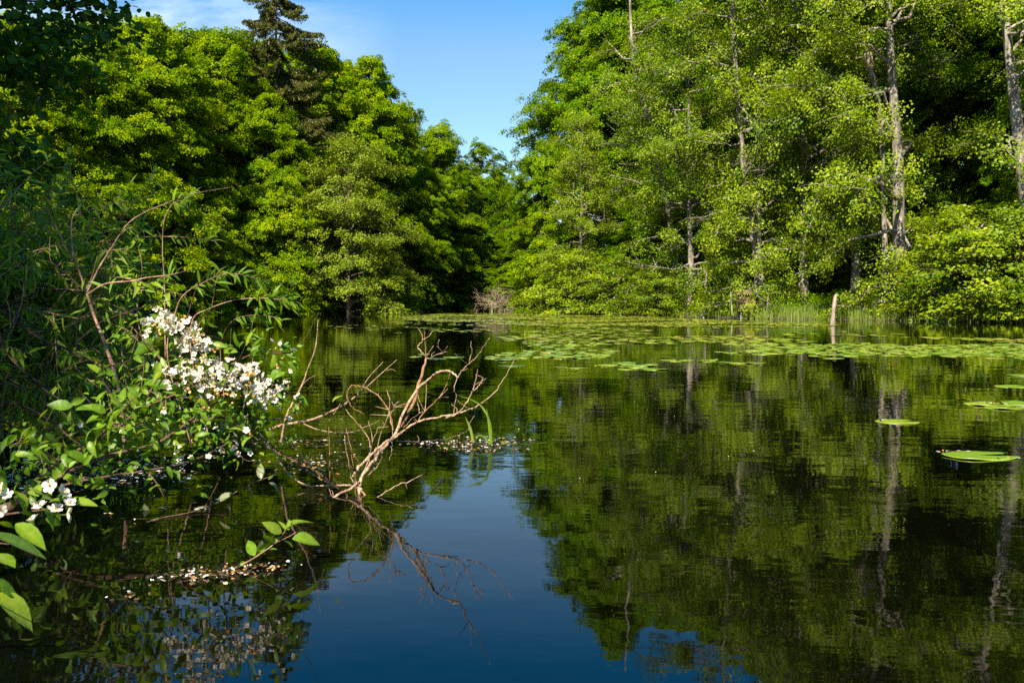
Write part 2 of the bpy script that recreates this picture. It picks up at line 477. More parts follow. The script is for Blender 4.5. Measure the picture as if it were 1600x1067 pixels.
    # flattened along the spray's own normal (mostly up, leaning outwards)
    out = SC - np.array([0, 0, 0]); out[:, 2] = 0
    axis_c = np.column_stack([np.interp(SC[:, 2], tp[:, 2], tp[:, 0]), np.interp(SC[:, 2], tp[:, 2], tp[:, 1])])
    out[:, :2] = SC[:, :2] - axis_c
    out = norm(out)
    Nn = norm(np.array([0, 0, upness]) + outw * out + rng.normal(0, 0.22 * chaos, (n, 3)))
    comp = (u * Nn[:, None, :]).sum(-1, keepdims=True)
    u = u - comp * Nn[:, None, :] * (1 - flat * 2.2)
    C = SC[:, None, :] + u * SR[:, None, None] * np.array([1.15, 1.15, 1.0])
    C[..., 2] -= droop * 1.2 * (np.linalg.norm(u[..., :2], axis=-1) ** 2) * SR[:, None]
    LN = Nn[:, None, :] + 0.40 * out[:, None, :] + rng.normal(0, 0.60, (n, cnt, 3))
    LD = SD[:, None, :] * 0.5 + out[:, None, :] * 0.4 + rng.normal(0, 0.55, (n, cnt, 3)) - np.array([0, 0, 0.2])
    sz = rng.uniform(0.7, 1.3, n * cnt)
    V, F = leaf_quads(C.reshape(-1, 3), LN.reshape(-1, 3), LD.reshape(-1, 3), leaf[0] * sz, leaf[1] * sz)
    spt = rng.uniform(0.15, 0.75, n)      # one bough sprig differs from the next
    tint = np.clip(tintlo + spt[:, None] + rng.normal(0, 0.24, (n, cnt)), 0, 1).reshape(-1)
    crown = meshdata(name + '_crown', V, F, M[mat], tint=np.repeat(tint, 4))
    trunkm = tb.data(name + '_trunk', M[bark])
    return trunkm, crown, H
def plant_tree(kind, tree, px, d, top=None, label='', cat='tree', group=None, rz=None, scale=None, wide=1.0, at=None):
    if at is None: x = (px - 800) / FPX * d; y = d
    else: x, y = at
    z = float(ground_z(np.array([x]), np.array([y]))[0])
    z = max(z, -0.25)
    trunkm, crown, H = tree
    if scale is None:
        ztop = 1.0 + d * (472 - top) / FPX
        scale = (ztop - z) / H
    if rz is None: rz = random.uniform(0, 2 * PI)
    e = empty(kind, (x, y, z - 0.02), label, cat, group, rz)
    e.scale = (scale * wide, scale * wide, scale)
    link('trunk', trunkm, e); link('crown', crown, e)
    return e

beech = [make_tree('beech', 21 + k, 24, [6.0, 5.4, 6.6, 5.8][k], zb=1.2, boughs=[104, 98, 110, 100][k], r0=0.34, leaf=(0.21, 0.135), per=52,
                   mat='beech', droop=0.10, rise=(-4, 58), outw=0.8, flat=0.22, chaos=1.3) for k in range(4)]
beech_lo = [make_tree('low_beech', 41 + k, 13, [4.6, 4.2][k], zb=0.4, boughs=[50, 46][k], r0=0.2, leaf=(0.20, 0.13), per=50, low=0.85,
                      mat='beech', droop=0.12, rise=(-6, 50), outw=0.8, flat=0.22, chaos=1.3) for k in range(2)]
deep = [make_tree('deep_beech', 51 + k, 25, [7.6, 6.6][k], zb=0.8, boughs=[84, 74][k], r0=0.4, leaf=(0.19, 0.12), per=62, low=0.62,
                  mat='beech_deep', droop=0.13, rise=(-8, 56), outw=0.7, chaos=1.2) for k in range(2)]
alder = [make_tree('alder', 61 + k, 22, [5.2, 4.6, 5.6][k], zb=2.0, boughs=[52, 48, 54][k], r0=0.26, leaf=(0.135, 0.105), per=52, bare=7, jit=(0.5, 1.25), low=0.8, bark='bark',
                   mat='alder', droop=0.03, rise=(-2, 40), flat=0.36, upness=0.65, limb_r=1.2, sprd=0.55, chaos=2.0) for k in range(3)]
olive = make_tree('olive_alder', 71, 14, 5.4, zb=0.5, boughs=60, r0=0.22, leaf=(0.16, 0.11), per=44, low=0.85, mat='olive', droop=0.05, rise=(-5, 55), flat=0.25, upness=0.8)
shrub = [make_tree('shrub', 81 + k, 4.2, [2.3, 2.6, 2.1][k], zb=0.15, boughs=[30, 32, 28][k], r0=0.07, leaf=(0.12, 0.085), per=40, low=0.9,
                   mat=['alder', 'beech', 'alder'][k], droop=0.05, rise=(0, 60), flat=0.25, upness=0.8, sprd=0.36, tw=3.2, inner=0.15) for k in range(3)]

def L(kind, tree, px, d, top, label, **k): return plant_tree(kind, tree, px, d, top, label, **k)
# --- left bank, front row and the crowns that make the skyline
L('beech_tree', beech[0], 40, 64, 30, 'tall bright green beech at the far left, partly hidden behind the dark overhanging leaves')
L('beech_tree', beech[1], 150, 69, 40, 'tall beech with a pale bare trunk stub showing, left of the rounded skyline crown')
L('beech_tree', beech[2], 250, 74, 38, 'tall yellow-green beech under the wispy white cloud, with the rounded top of the left skyline')
L('beech_tree', beech[3], 345, 82, 46, 'tall beech on the left skyline directly left of the dark spruce')
L('beech_tree', beech[0], 505, 91, 78, 'tall beech on the skyline directly right of the dark spruce', rz=2.0)
L('beech_tree', beech[2], 588, 93, 96, 'tall beech whose rounded crown ends the left skyline above the open sky', rz=4.1, wide=0.86)
L('beech_tree', deep[1], 690, 106, 196, 'shaded beech with layered boughs lower than the skyline, left of the sky gap', rz=1.0, wide=1.05)
L('beech_tree', deep[0], 748, 116, 226, 'farthest small crown on the left bank, at the foot of the sky gap', rz=3.0, wide=0.95)
L('beech_tree', deep[1], 782, 128, 268, 'low distant crown closing the gap between both banks', rz=5.0, wide=0.75)
L('beech_tree', beech[1], 425, 81, 150, 'beech in front of the spruce, hiding its lower half', rz=0.8)
L('alder_tree', olive, 545, 80.5, 222, 'broad olive green tree at the water edge with paler finer leaves than its neighbours', rz=0.4)
L('beech_tree', beech_lo[0], 440, 79, 285, 'low spreading beech over the water left of the olive green tree')
L('beech_tree', beech_lo[1], 345, 76, 300, 'low beech behind the arching bare willow twig')
L('beech_tree', beech_lo[0], 255, 71, 270, 'low bright beech behind the highest white blossoms', rz=2.5)
L('beech_tree', beech_lo[1], 160, 66, 300, 'low beech seen through the forked bare sapling', rz=1.2)
L('beech_tree', beech_lo[0], 50, 60, 290, 'low beech at the left picture edge above the dark willow thicket', rz=5.2)
L('shrub', shrub[1], 590, 85.5, 405, 'bright shrub at the water edge under the olive green tree', cat='shrub', wide=1.2)
L('shrub', shrub[1], 500, 82.5, 400, 'bright green shrub on the far shore above the willow leaf tips', cat='shrub', wide=1.3, rz=2)
L('shrub', shrub[1], 395, 79.5, 395, 'bright green shrub on the far shore left of the willow leaf tips', cat='shrub', wide=1.4, rz=4)
L('beech_tree', deep[1], 668, 97, 262, 'dark shaded beech hanging low over the water right of the olive green tree', rz=3.9, wide=0.8)
# second and third rows on the hill
REAR = 'beech crown in the massed wood behind the front rows of the left bank'
for i, (px, d, top) in enumerate([(0, 84, 40), (95, 88, 38), (205, 92, 44), (300, 96, 48), (385, 100, 60), (470, 106, 80), (545, 110, 104), (630, 118, 165), (120, 106, 50), (260, 112, 52), (430, 118, 75), (690, 128, 215), (330, 116, 60), (180, 118, 50)]):
    L('beech_tree', beech[i % 4], px, d, top, REAR, group='massed wood behind the left bank', rz=i * 1.7)

# --- right bank
huge = make_tree('huge_oak', 59, 31, 9.6, zb=0.8, boughs=170, r0=0.5, leaf=(0.19, 0.12), per=58, low=0.8, mat='beech_deep', droop=0.10, rise=(-8, 58), outw=0.8, flat=0.25, chaos=1.4, jit=(0.8, 1.1), cap=(1.35, 0.85))
L('oak_tree', huge, 952, 87, -70, 'huge deep green tree whose crown edge borders the open sky on the right bank', rz=0.7, wide=1.02)
L('beech_tree', deep[1], 850, 84, 215, 'green tree at the left end of the right bank, lower than the huge tree', rz=2.2, wide=0.82)
L('beech_tree', beech_lo[1], 845, 82, 330, 'low bright tree over the brush pile at the left end of the right bank', rz=0.3)
L('alder_tree', alder[1], 905, 77, 180, 'fine leaved alder in front of the huge deep green tree', rz=1.1)
L('alder_tree', alder[2], 1075, 65, 10, 'alder with crooked branches, right of the leaning dead topped trunk', rz=3.4)
L('alder_tree', alder[0], 1255, 59, -330, 'alder between the grey upright trunk and the big bare trunk over the stump', rz=5.0, wide=0.75)
L('alder_tree', alder[1], 1335, 58, -350, 'alder left of the big bare trunk with its crown above the picture', rz=0.9, wide=0.72)
def camgap(az_half, z1, z2):
    return lambda az, z: (abs(((az - 1.5 * PI + PI) % (2 * PI)) - PI) < az_half) and z1 < z < z2
# trees whose trunks show: trunk line taken through its own points
def trunk_line(pts, d, base):
    return np.array([np.array(P(x, y, d)) - base for x, y in pts])
def special(kind, pts, d, label, **k):
    x = (pts[0][0] - 800) / FPX * d; z = float(ground_z(np.array([x]), np.array([d]))[0])
    base = np.array([x, d, z])
    tr = trunk_line(pts, d, base); tr[0, 2] = -0.4
    H = tr[-1, 2] / 0.93
    t = make_tree(kind, 200 + int(pts[0][0]), H, trunk=tr, **k)
    e = empty(kind, tuple(base), label, 'tree')
    link('trunk', t[0], e); link('crown', t[1], e)
    return e
AL = dict(leaf=(0.135, 0.105), per=50, jit=(0.5, 1.25), mat='alder', bark='bark', droop=0.03, rise=(-6, 38), flat=0.36, upness=0.65, limb_r=1.5, sprd=0.55, chaos=2.0)
special('alder_tree', [(1062, 490), (1045, 330), (1012, 190), (990, 90), (984, -10), (982, -80)], 68, 'leaning alder with a bare broken top against the sky', R=4.6, r0=0.27, boughs=48, bare=8, zb=0.8, low=0.85, skip=lambda az, z: z > 21 or camgap(0.5, 6, 20)(az, z), **AL)
special('alder_tree', [(1190, 490), (1182, 400), (1165, 290), (1152, 140), (1146, 40), (1140, -120), (1136, -260)], 59, 'alder with a straight grey trunk rising above the little hut', R=5.0, r0=0.30, boughs=56, bare=7, zb=0.8, low=0.8, skip=camgap(0.55, 9, 19), **AL)
special('alder_tree', [(1204, 492), (1190, 440), (1185, 330), (1186, 240), (1190, 100)], 58, 'slimmer alder stem crossing just right of the straight grey trunk', R=3.2, r0=0.2, boughs=34, zb=1.2, low=0.8, skip=camgap(0.6, 3, 12), **AL)
special('alder_tree', [(1408, 492), (1405, 400), (1403, 250), (1393, 110), (1388, 0), (1380, -160), (1376, -350)], 52, 'big grey barked tree with the tallest bare trunk standing over reeds', R=6.0, r0=0.42, boughs=80, bare=1, zb=0.8, low=0.75, skip=lambda az, z: (4.5 < z < 16 and (az > PI * 1.6 or az < PI * 0.3)) or camgap(0.42, 4.2, 16.5)(az, z) or camgap(0.5, 1.2, 4.3)(az, z), **AL)
special('alder_tree', [(1622, 500), (1606, 330), (1590, 200), (1576, 80), (1560, -60), (1550, -200), (1545, -400)], 47, 'thick grey trunk leaning at the right picture edge', R=5.0, r0=0.42, boughs=64, bare=1, zb=2.0, low=0.7, skip=lambda az, z: 4.0 < z < 16 and PI * 0.62 < az < PI * 1.3, **AL)
L('shrub', shrub[0], 900, 74.5, 400, 'rounded alder shrub on the shore right of the brush pile', cat='shrub', wide=1.5, rz=1)
L('shrub', shrub[2], 960, 70.5, 405, 'alder shrub hanging over the dense lily carpet', cat='shrub', wide=1.4, rz=2)
L('shrub', shrub[0], 1030, 65.5, 425, 'alder shrub below the leaning dead topped trunk', cat='shrub', wide=1.5, rz=3)
L('shrub', shrub[2], 1455, 50.5, 385, 'leafy shrub right of the big bare trunk', cat='shrub', wide=1.25, rz=4.4)
L('shrub', shrub[0], 1520, 48.0, 340, 'largest bright alder shrub over the reeds at right', cat='shrub', wide=1.4, rz=2.6)
L('shrub', shrub[2], 1592, 46.0, 345, 'bright alder shrub at the right picture edge', cat='shrub', wide=1.5, rz=0.6)
REAR2 = 'deep green crown in the shaded wood behind the alders of the right bank'
for i, (px, d, top) in enumerate([(985, 96, -10), (1050, 84, -20), (1130, 78, -60), (1215, 74, -90), (1300, 72, -120), (1385, 70, -140), (1470, 66, -170), (1560, 62, -200), (1650, 60, -200),
                                  (1010, 108, 0), (1180, 96, -40), (1350, 90, -80), (1520, 82, -120), (1690, 54, -200)]):
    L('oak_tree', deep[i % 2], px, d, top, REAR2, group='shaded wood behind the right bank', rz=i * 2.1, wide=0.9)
for i, (px, d, top) in enumerate([(1110, 70, 330), (1190, 66, 310), (1270, 63, 320), (1350, 61, 300), (1010, 76, 300), (1620, 52, 240)]):
    L('oak_tree', deep[(i + 1) % 2], px, d, top, 'low understorey tree in the shade behind the alder trunks', group='dark understorey behind the alders', rz=i * 1.3, wide=1.6)

# --- spruce
def make_spruce(px, d, top, label):
    x = (px - 800) / FPX * d; z = float(ground_z(np.array([x]), np.array([d]))[0])
    H = 1 + d * (472 - top) / FPX - z
    rng = np.random.default_rng(5)
    e = empty('spruce_tree', (x, d, z), label, 'tree')
    tb = Tubes()
    tz = np.linspace(-0.4, H, 10)
    tb.add(np.column_stack([rng.normal(0, 0.05, 10), rng.normal(0, 0.05, 10), tz]), 0.30 * (1 - 0.93 * np.linspace(0, 1, 10)) + 0.01, 8, 0.05)
    C, D = [], []
    zz = H * 0.25
    while zz < H - 0.25:
        f = (H - zz) / H
        R = 0.8 + 9.0 * f ** 0.75
        for k in range(rng.integers(5, 8)):
            if rng.random() < 0.12: continue
            az = rng.uniform(0, 2 * PI); rr = R * rng.uniform(0.55, 1.1)
            s = np.linspace(0, 1, 7)
            h = np.array([math.cos(az), math.sin(az), 0])
            path = np.array([0, 0, zz + rng.normal(0, 0.1)]) + h * (rr * s)[:, None] + np.array([0, 0, 1.0]) * (-0.50 * rr * s ** 1.2 + 0.28 * rr * s ** 3)[:, None]
            tb.add(path, 0.035 * (1 - 0.8 * s) + 0.004, 4)
            nn = int(rr * 6)
            for j in range(nn):
                sj = 0.18 + 0.82 * (j + 0.5) / nn
                q = np.array([np.interp(sj, s, path[:, c]) for c in range(3)])
                for sd in (-1, 1):
                    tl = (0.30 * rr * (1.1 - sj) + 0.3) * rng.uniform(0.6, 1.1)
                    dr = norm(h * 0.6 + sd * np.array([-h[1], h[0], 0]) * 0.7 + np.array([0, 0, -0.75 - rng.uniform(0, 0.5)]))
                    m2 = 22
                    fr = rng.uniform(0, 1, m2)[:, None]
                    C.append(q + dr * tl * fr + rng.normal(0, 0.06, (m2, 3))); D.append(np.repeat(dr[None], m2, 0) + rng.normal(0, 0.35, (m2, 3)))
        zz += 0.62 * rng.uniform(0.8, 1.25)
    C = np.concatenate(C); D = np.concatenate(D)
    V, F = leaf_quads(C, rng.normal(size=C.shape) + np.array([0, 0, 0.5]), D, rng.uniform(0.16, 0.30, len(C)), rng.uniform(0.05, 0.09, len(C)))
    link('trunk', tb.data('spruce_trunk', M['bark_dark']), e)
    link('crown', meshdata('spruce_crown', V, F, M['needle'], tint=np.repeat(np.clip(rng.normal(0.5, 0.25, len(C)), 0, 1), 4)), e)
make_spruce(437, 86, -95, 'dark brown-green spruce towering over the left skyline')

# fill behind the sky gap
for i, (px, d, top) in enumerate([(700, 120, 300), (735, 128, 330), (775, 140, 300), (810, 128, 320), (660, 112, 330), (835, 110, 320), (760, 113, 400), (790, 114, 410), (725, 108, 400), (815, 106, 400), (742, 106.5, 410), (768, 107, 420), (792, 105, 425)]):
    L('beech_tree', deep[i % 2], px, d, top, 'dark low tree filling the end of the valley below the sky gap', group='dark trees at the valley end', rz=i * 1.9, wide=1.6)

# ------------------------------------------------------------------ water lilies
m, n, l, o = mat_new('lily_pad')
a = n.new('ShaderNodeAttribute'); a.attribute_name = 'tint'
oi = n.new('ShaderNodeObjectInfo'); tc = n.new('ShaderNodeTexCoord')
nz = n.new('ShaderNodeTexNoise'); nz.inputs['Scale'].default_value = 9; nz.inputs['Detail'].default_value = 4
l.new(tc.outputs['Object'], nz.inputs['Vector'])
ad = n.new('ShaderNodeMath'); ad.operation = 'MULTIPLY_ADD'; ad.inputs[1].default_value = 0.45
l.new(oi.outputs['Random'], ad.inputs[0]); l.new(a.outputs['Fac'], ad.inputs[2])
ad2 = n.new('ShaderNodeMath'); ad2.operation = 'MULTIPLY_ADD'; ad2.inputs[1].default_value = 0.35
l.new(nz.outputs[0], ad2.inputs[0]); l.new(ad.outputs[0], ad2.inputs[2])
r = ramp(n, [(0.12, (0.060, 0.125, 0.006)), (0.45, (0.125, 0.205, 0.008)), (0.80, (0.220, 0.265, 0.014)), (1.0, (0.34, 0.29, 0.06))])
l.new(ad2.outputs[0], r.inputs[0])
b = n.new('ShaderNodeBsdfPrincipled'); b.inputs['Roughness'].default_value = 0.34; b.inputs['Specular IOR Level'].default_value = 0.5
l.new(r.outputs[0], b.inputs['Base Color'])
bp = n.new('ShaderNodeBump'); bp.inputs['Strength'].default_value = 0.4; bp.inputs['Distance'].default_value = 0.01
l.new(nz.outputs[0], bp.inputs['Height']); l.new(bp.outputs[0], b.inputs['Normal'])
l.new(b.outputs[0], o.inputs[0])
M['pad'] = m
def pad_mesh(name, seed, nseg=22, curl=0.010, aspect=1.22):
    """floating leaf, 1 unit long, notch at one end, wavy rim, a few mm thick"""
    rng = np.random.default_rng(seed)
    ph = rng.uniform(0, 6, 4)
    V = [(0, 0, 0.010)]; n1 = nseg
    an = np.linspace(rad(16), rad(344), n1)
    rings = [0.5, 0.85, 1.0]
    for q in rings:
        for t in an:
            rr = 0.5 * q * (1 + 0.03 * math.sin(3 * t + ph[0]) + 0.025 * math.sin(7 * t + ph[1]))
            z = 0.010 + (curl * (math.sin(2 * t + ph[2]) * 0.9 + math.sin(5 * t + ph[3]) * 0.7 + 0.5) if q > 0.9 else 0.0) + rng.normal(0, 0.001)
            V.append((rr * math.cos(t), rr * math.sin(t) / aspect, z))
    F = []
    for i in range(n1 - 1):
        F.append((0, 1 + i, 2 + i))
        for k in range(2):
            a0 = 1 + k * n1 + i; b0 = a0 + n1
            F.append((a0, b0, b0 + 1, a0 + 1))
    # underside skirt
    b0 = len(V); o0 = 1 + 2 * n1
    for i in range(n1): x, y, z = V[o0 + i]; V.append((x * 0.985, y * 0.985, z - 0.012))
    for i in range(n1 - 1): F.append((o0 + i, b0 + i, b0 + i + 1, o0 + i + 1))
    tint = np.array([0.12] * len(V)); tint[1 + 2 * n1:] = 0.30
    return meshdata(name, V, F, M['pad'], tint=tint, smooth=True)
PADS = [pad_mesh('lily_pad', s, curl=c) for s, c in ((1, 0.010), (2, 0.018), (3, 0.006), (4, 0.014), (5, 0.022), (6, 0.008))]

def in_poly(px, py, poly):
    c = False; n = len(poly)
    for i in range(n):
        x1, y1 = poly[i]; x2, y2 = poly[(i + 1) % n]
        if (y1 > py) != (y2 > py) and px < (x2 - x1) * (py - y1) / (y2 - y1) + x1: c = not c
    return c
# patches of pads on the pond: outline (photo pixels, turned into water-plane outlines), share of the surface covered
PATCH = [
    ([(620, 494), (700, 490), (880, 490), (1010, 495), (1150, 501), (1310, 508), (1280, 512), (1100, 511), (930, 513), (780, 507), (640, 501)], 0.94),
    ([(600, 497), (660, 503), (800, 511), (1000, 514), (1060, 524), (900, 528), (720, 524), (620, 508)], 0.16),
    ([(760, 520), (900, 516), (1060, 524), (1090, 536), (960, 540), (800, 534)], 0.32),
    ([(820, 534), (960, 531), (1060, 534), (1080, 545), (950, 549), (840, 545)], 0.40),
    ([(1060, 526), (1180, 525), (1270, 534), (1290, 546), (1210, 555), (1090, 548)], 0.70),
    ([(770, 551), (860, 547), (960, 550), (950, 558), (860, 562), (760, 562)], 0.80),
    ([(925, 571), (980, 566), (1035, 570), (1030, 580), (960, 581)], 0.85),
    ([(876, 573), (912, 572), (912, 577), (880, 578)], 0.8),
    ([(1040, 562), (1110, 562), (1188, 566), (1180, 571), (1090, 570)], 0.8),
    ([(1255, 552), (1320, 532), (1430, 527), (1600, 530), (1640, 575), (1540, 577), (1440, 571), (1340, 568)], 0.90),
    ([(1330, 545), (1420, 535), (1600, 540), (1600, 566), (1400, 566)], 0.35),
    ([(1105, 512), (1400, 520), (1420, 526), (1250, 528), (1130, 522)], 0.10),
    ([(640, 545), (720, 540), (760, 552), (700, 566), (640, 560)], 0.12),
    ([(490, 508), (640, 505), (660, 520), (560, 524)], 0.06),
    ([(1570, 580), (1620, 578), (1640, 588), (1580, 588)], 0.7),
]
def world_poly(poly):
    return [tuple(G(x, y)[:2]) for x, y in poly]
pads = []     # x, y, size
cell = {}
def free(x, y, s, k=0.44):
    ci, cj = int(x // 0.6), int(y // 0.6)
    for a in (-1, 0, 1):
        for b in (-1, 0, 1):
            for (u, v, q) in cell.get((ci + a, cj + b), ()):
                if (u - x) ** 2 + (v - y) ** 2 < ((s + q) * k) ** 2: return False
    return True
def put(x, y, s):
    cell.setdefault((int(x // 0.6), int(y // 0.6)), []).append((x, y, s)); pads.append((x, y, s))
rp = random.Random(3)
for poly, cover in PATCH:
    wp = world_poly(poly)
    xs = [p[0] for p in wp]; ys = [p[1] for p in wp]
    area = abs(sum(wp[i][0] * wp[(i + 1) % len(wp)][1] - wp[(i + 1) % len(wp)][0] * wp[i][1] for i in range(len(wp)))) / 2
    lim = [tuple(q) for q in SHORE]
    want = int(area * cover / 0.145); got = 0; tries = 0
    while got < want and tries < want * 25:
        tries += 1
        x = rp.uniform(min(xs), max(xs)); y = rp.uniform(min(ys), max(ys))
        if not in_poly(x, y, wp): continue
        # pads gather in rafts
        nv = math.sin(x * 0.9 + 2.1 * math.sin(y * 0.35)) + math.sin(y * 0.8 + 1.7 * math.sin(x * 0.4 + 1))
        if cover < 0.95 and nv < rp.uniform(-0.9, 1.0): continue
        s = rp.uniform(0.26, 0.50)
        if not in_poly(x, y, lim): continue
        if free(x, y, s, 0.40 if cover > 0.6 else 0.46): put(x, y, s); got += 1
pads.sort(key=lambda p: p[1] - p[2] * 3)
NPAD = 286
PG = 'lily pads scattered on the pond'
def pad_object(x, y, s, rz, label, group=None, k=0, z=0.0):
    o = link('lily_pad', PADS[k % len(PADS)])
    o.location = (x, y, z); o.rotation_euler = (rp.gauss(0, 0.012), rp.gauss(0, 0.012), rz); o.scale = (s, s, s)
    return tag(o, label, 'lily pad', group)
for i, (x, y, s) in enumerate(pads[:NPAD]):
    pad_object(x, y, s, rp.uniform(0, 2 * PI), 'green lily pad floating in the loose rafts in the middle of the pond', PG, i)
rest = np.array(pads[NPAD:])
print('pads', len(pads))
if len(rest):
    k = 9
    an = np.linspace(rad(20), rad(340), k)
    rot = RNG.uniform(0, 2 * PI, len(rest))[:, None]
    ca, sa = np.cos(an)[None], np.sin(an)[None] / 1.2
    wob = RNG.uniform(0.92, 1.08, (len(rest), k))
    X = rest[:, 0:1] + rest[:, 2:3] * 0.5 * wob * (ca * np.cos(rot) - sa * np.sin(rot))
    Y = rest[:, 1:2] + rest[:, 2:3] * 0.5 * wob * (ca * np.sin(rot) + sa * np.cos(rot))
    Z = 0.006 + RNG.uniform(0, 0.012, (len(rest), k)) + RNG.uniform(0, 0.008, (len(rest), 1))
    V = np.stack([X, Y, Z], -1)
    ctr = np.column_stack([rest[:, 0], rest[:, 1], np.full(len(rest), 0.008)])[:, None]
    V = np.concatenate([ctr, V], 1).reshape(-1, 3)
    base = (np.arange(len(rest)) * (k + 1))[:, None, None]
    tri = np.array([(0, 1 + i, 2 + i) for i in range(k - 1)])[None] + base
    tint = np.repeat(np.clip(RNG.normal(0.42, 0.16, len(rest)), 0, 1), k + 1)
    o = link('lily_carpet', meshdata('lily_carpet', V, tri.reshape(-1, 3), M['pad'], tint=tint))
    tag(o, 'distant carpet of small yellow-green lily pads near the far shore', 'lily pads', kind='stuff')
def named_pad(px, py, w, label, rz=0.0, k=0):
    g = G(px, py); s = w / FPX * g[1]
    return pad_object(g[0], g[1], s, rz, label, None, k)
named_pad(1529, 712, 114, 'nearest lily pad, large and bright green, with brown crumbs at its left end', 0.06, 0)
named_pad(1403, 659, 68, 'single bright lily pad floating over the pale trunk reflection', 0.15, 2)
named_pad(1543, 632, 70, 'first of the overlapping lily pads at the right edge, with grey litter', -0.15, 1)
named_pad(1570, 637, 66, 'lily pad overlapping at the right edge, nearest of that raft', 0.2, 3)
named_pad(1602, 631, 80, 'lily pad cut by the right picture edge in the overlapping raft', 0.4, 4)
named_pad(1583, 604, 58, 'narrow lily pad with a pink bud at its left end', 0.1, 5)
for k2, (px, py, w) in enumerate([(800, 572, 46), (792, 563, 42), (905, 575, 34)]):
    named_pad(px, py, w, ['pale bluish lily pad by the tips of the dead branch, nearer one', 'pale bluish lily pad by the tips of the dead branch, farther one', 'small lone lily pad left of the central raft'][k2], 0.3 * k2, k2)

# ------------------------------------------------------------------ far shore details
def px_tube(tb, pts, w, sides=6, n=5, wob=0.0, jit=0.0):
    """pts: (px, py, d); w: widths in metres along it"""
    q = np.array([P(*p) for p in pts])
    s = spline(q, n)
    if jit: s[1:-1] += RNG.normal(0, jit, (len(s) - 2, 3))
    r = np.interp(np.linspace(0, 1, len(s)), np.linspace(0, 1, len(w)), w) * 0.42
    tb.add(s, r, sides, wob)
    return s
# pale stump standing in the water
tb = Tubes()
gs = G(1301, 507)
rng = np.random.default_rng(4)
pts = np.array([gs + np.array([0, 0, -0.5]), gs, gs + np.array([0.03, 0, 0.5]), gs + np.array([0.08, 0, 1.0]), gs + np.array([0.10, 0, 1.30]), gs + np.array([0.17, 0, 1.36])])
tb.add(pts, [0.11, 0.105, 0.085, 0.09, 0.065, 0.012], 10, 0.28)
o = link('tree_stump', tb.data('tree_stump', M['pale_wood'])); tag(o, 'pale broken stump standing upright in the water before the reeds', 'stump')
# snag behind the big trunk
tb = Tubes()
px_tube(tb, [(1386, 500, 53.5), (1384, 430, 53.5), (1380, 300, 53.2), (1374, 170, 52.6), (1359, 104, 51.2)], [0.52, 0.36, 0.34, 0.32, 0.32], 9, 5, 0.12)
e = empty('broken_trunk', tuple(P(1386, 492, 53.5)), 'leaning broken trunk close behind the big bare trunk, with a pale torn top', 'tree')
ob = link('trunk', tb.data('broken_trunk', M['bark']), e); ob.matrix_parent_inverse.identity(); ob.location = -Vector(e.location)
tb = Tubes()
px_tube(tb, [(1360, 108, 51.3), (1358, 98, 51.1), (1357, 86, 51.0), (1354, 78, 51.0)], [0.46, 0.62, 0.60, 0.20], 8, 3, 0.25)
ob = link('torn_top', tb.data('torn_top', M['pale_wood']), e); ob.location = -Vector(e.location)

# brush pile
def branchy(tb, p0, d0, L0, r0, rng, depth, droop=0.1, spread=0.7, nch=(3, 5), seg=5, sides=5):
    s = np.linspace(0, 1, seg + 1)
    bend = rng.normal(0, 0.14, 3) * L0
    path = p0 + d0 * (L0 * s)[:, None] + bend * (s ** 2)[:, None] - np.array([0, 0, droop * L0]) * (s ** 2)[:, None]
    path[1:] += rng.normal(0, 0.02 * L0, (seg, 3))
    tb.add(path, r0 * (1 - 0.75 * s) + 0.002, sides if depth > 0 else 4)
    if depth <= 0: return
    for k in range(rng.integers(*nch)):
        f = rng.uniform(0.25, 0.95)
        q = np.array([np.interp(f, s, path[:, c]) for c in range(3)])
        d = norm(d0 + rng.normal(0, spread, 3))
        branchy(tb, q, d, L0 * rng.uniform(0.35, 0.7), r0 * (1 - 0.6 * f) * 0.6, rng, depth - 1, droop, spread, nch, seg, sides)
rng = np.random.default_rng(14)
tb = Tubes()
cg = G(795, 486.5)
for k in range(26):
    a = rng.uniform(0, 2 * PI)
    q = cg + np.array([rng.normal(0.3, 1.7), rng.normal(0, 0.9), rng.uniform(-0.1, 0.9)])
    d = norm(np.array([math.cos(a) * 0.9, math.sin(a) * 0.6, rng.uniform(0.05, 0.75)]))
    branchy(tb, q, d, rng.uniform(1.2, 2.6), 0.05, rng, 2, 0.25)
for k in range(14):
    q = cg + np.array([-1.3 + rng.normal(0, 0.45), rng.normal(0, 0.4), 0.4])
    branchy(tb, q, norm(np.array([rng.normal(-0.15, 0.45), rng.normal(0, 0.3), 1.0])), rng.uniform(1.8, 3.0), 0.045, rng, 2, 0.35)
for k in range(5):
    q = cg + np.array([0.4, 0, 0.9 - 0.12 * k])
    branchy(tb, q, norm(np.array([1.0, rng.normal(0, 0.25), -0.22 - 0.02 * k])), rng.uniform(2.6, 4.4), 0.075, rng, 1, 0.1)
M['brush'] = bark_mat('dry_brush', (0.070, 0.055, 0.035), (0.210, 0.165, 0.105), (0.360, 0.290, 0.200), 8.0, 0.5)
o = link('brush_pile', tb.data('brush_pile', M['brush'])); tag(o, 'pile of bare grey brown branches lying in the water at the far shore', 'brush pile')
tb = Tubes(); g0 = G(769, 489)
tb.add(np.array([g0 + np.array([0, 0, -0.4]), g0, g0 + np.array([-0.02, 0, 0.5]), g0 + np.array([-0.04, 0, 0.98])]), [0.055, 0.055, 0.05, 0.045], 8, 0.05)
o = link('stake', tb.data('stake', M['pale_wood'])); tag(o, 'thin white stake standing in front of the brush pile', 'stake')

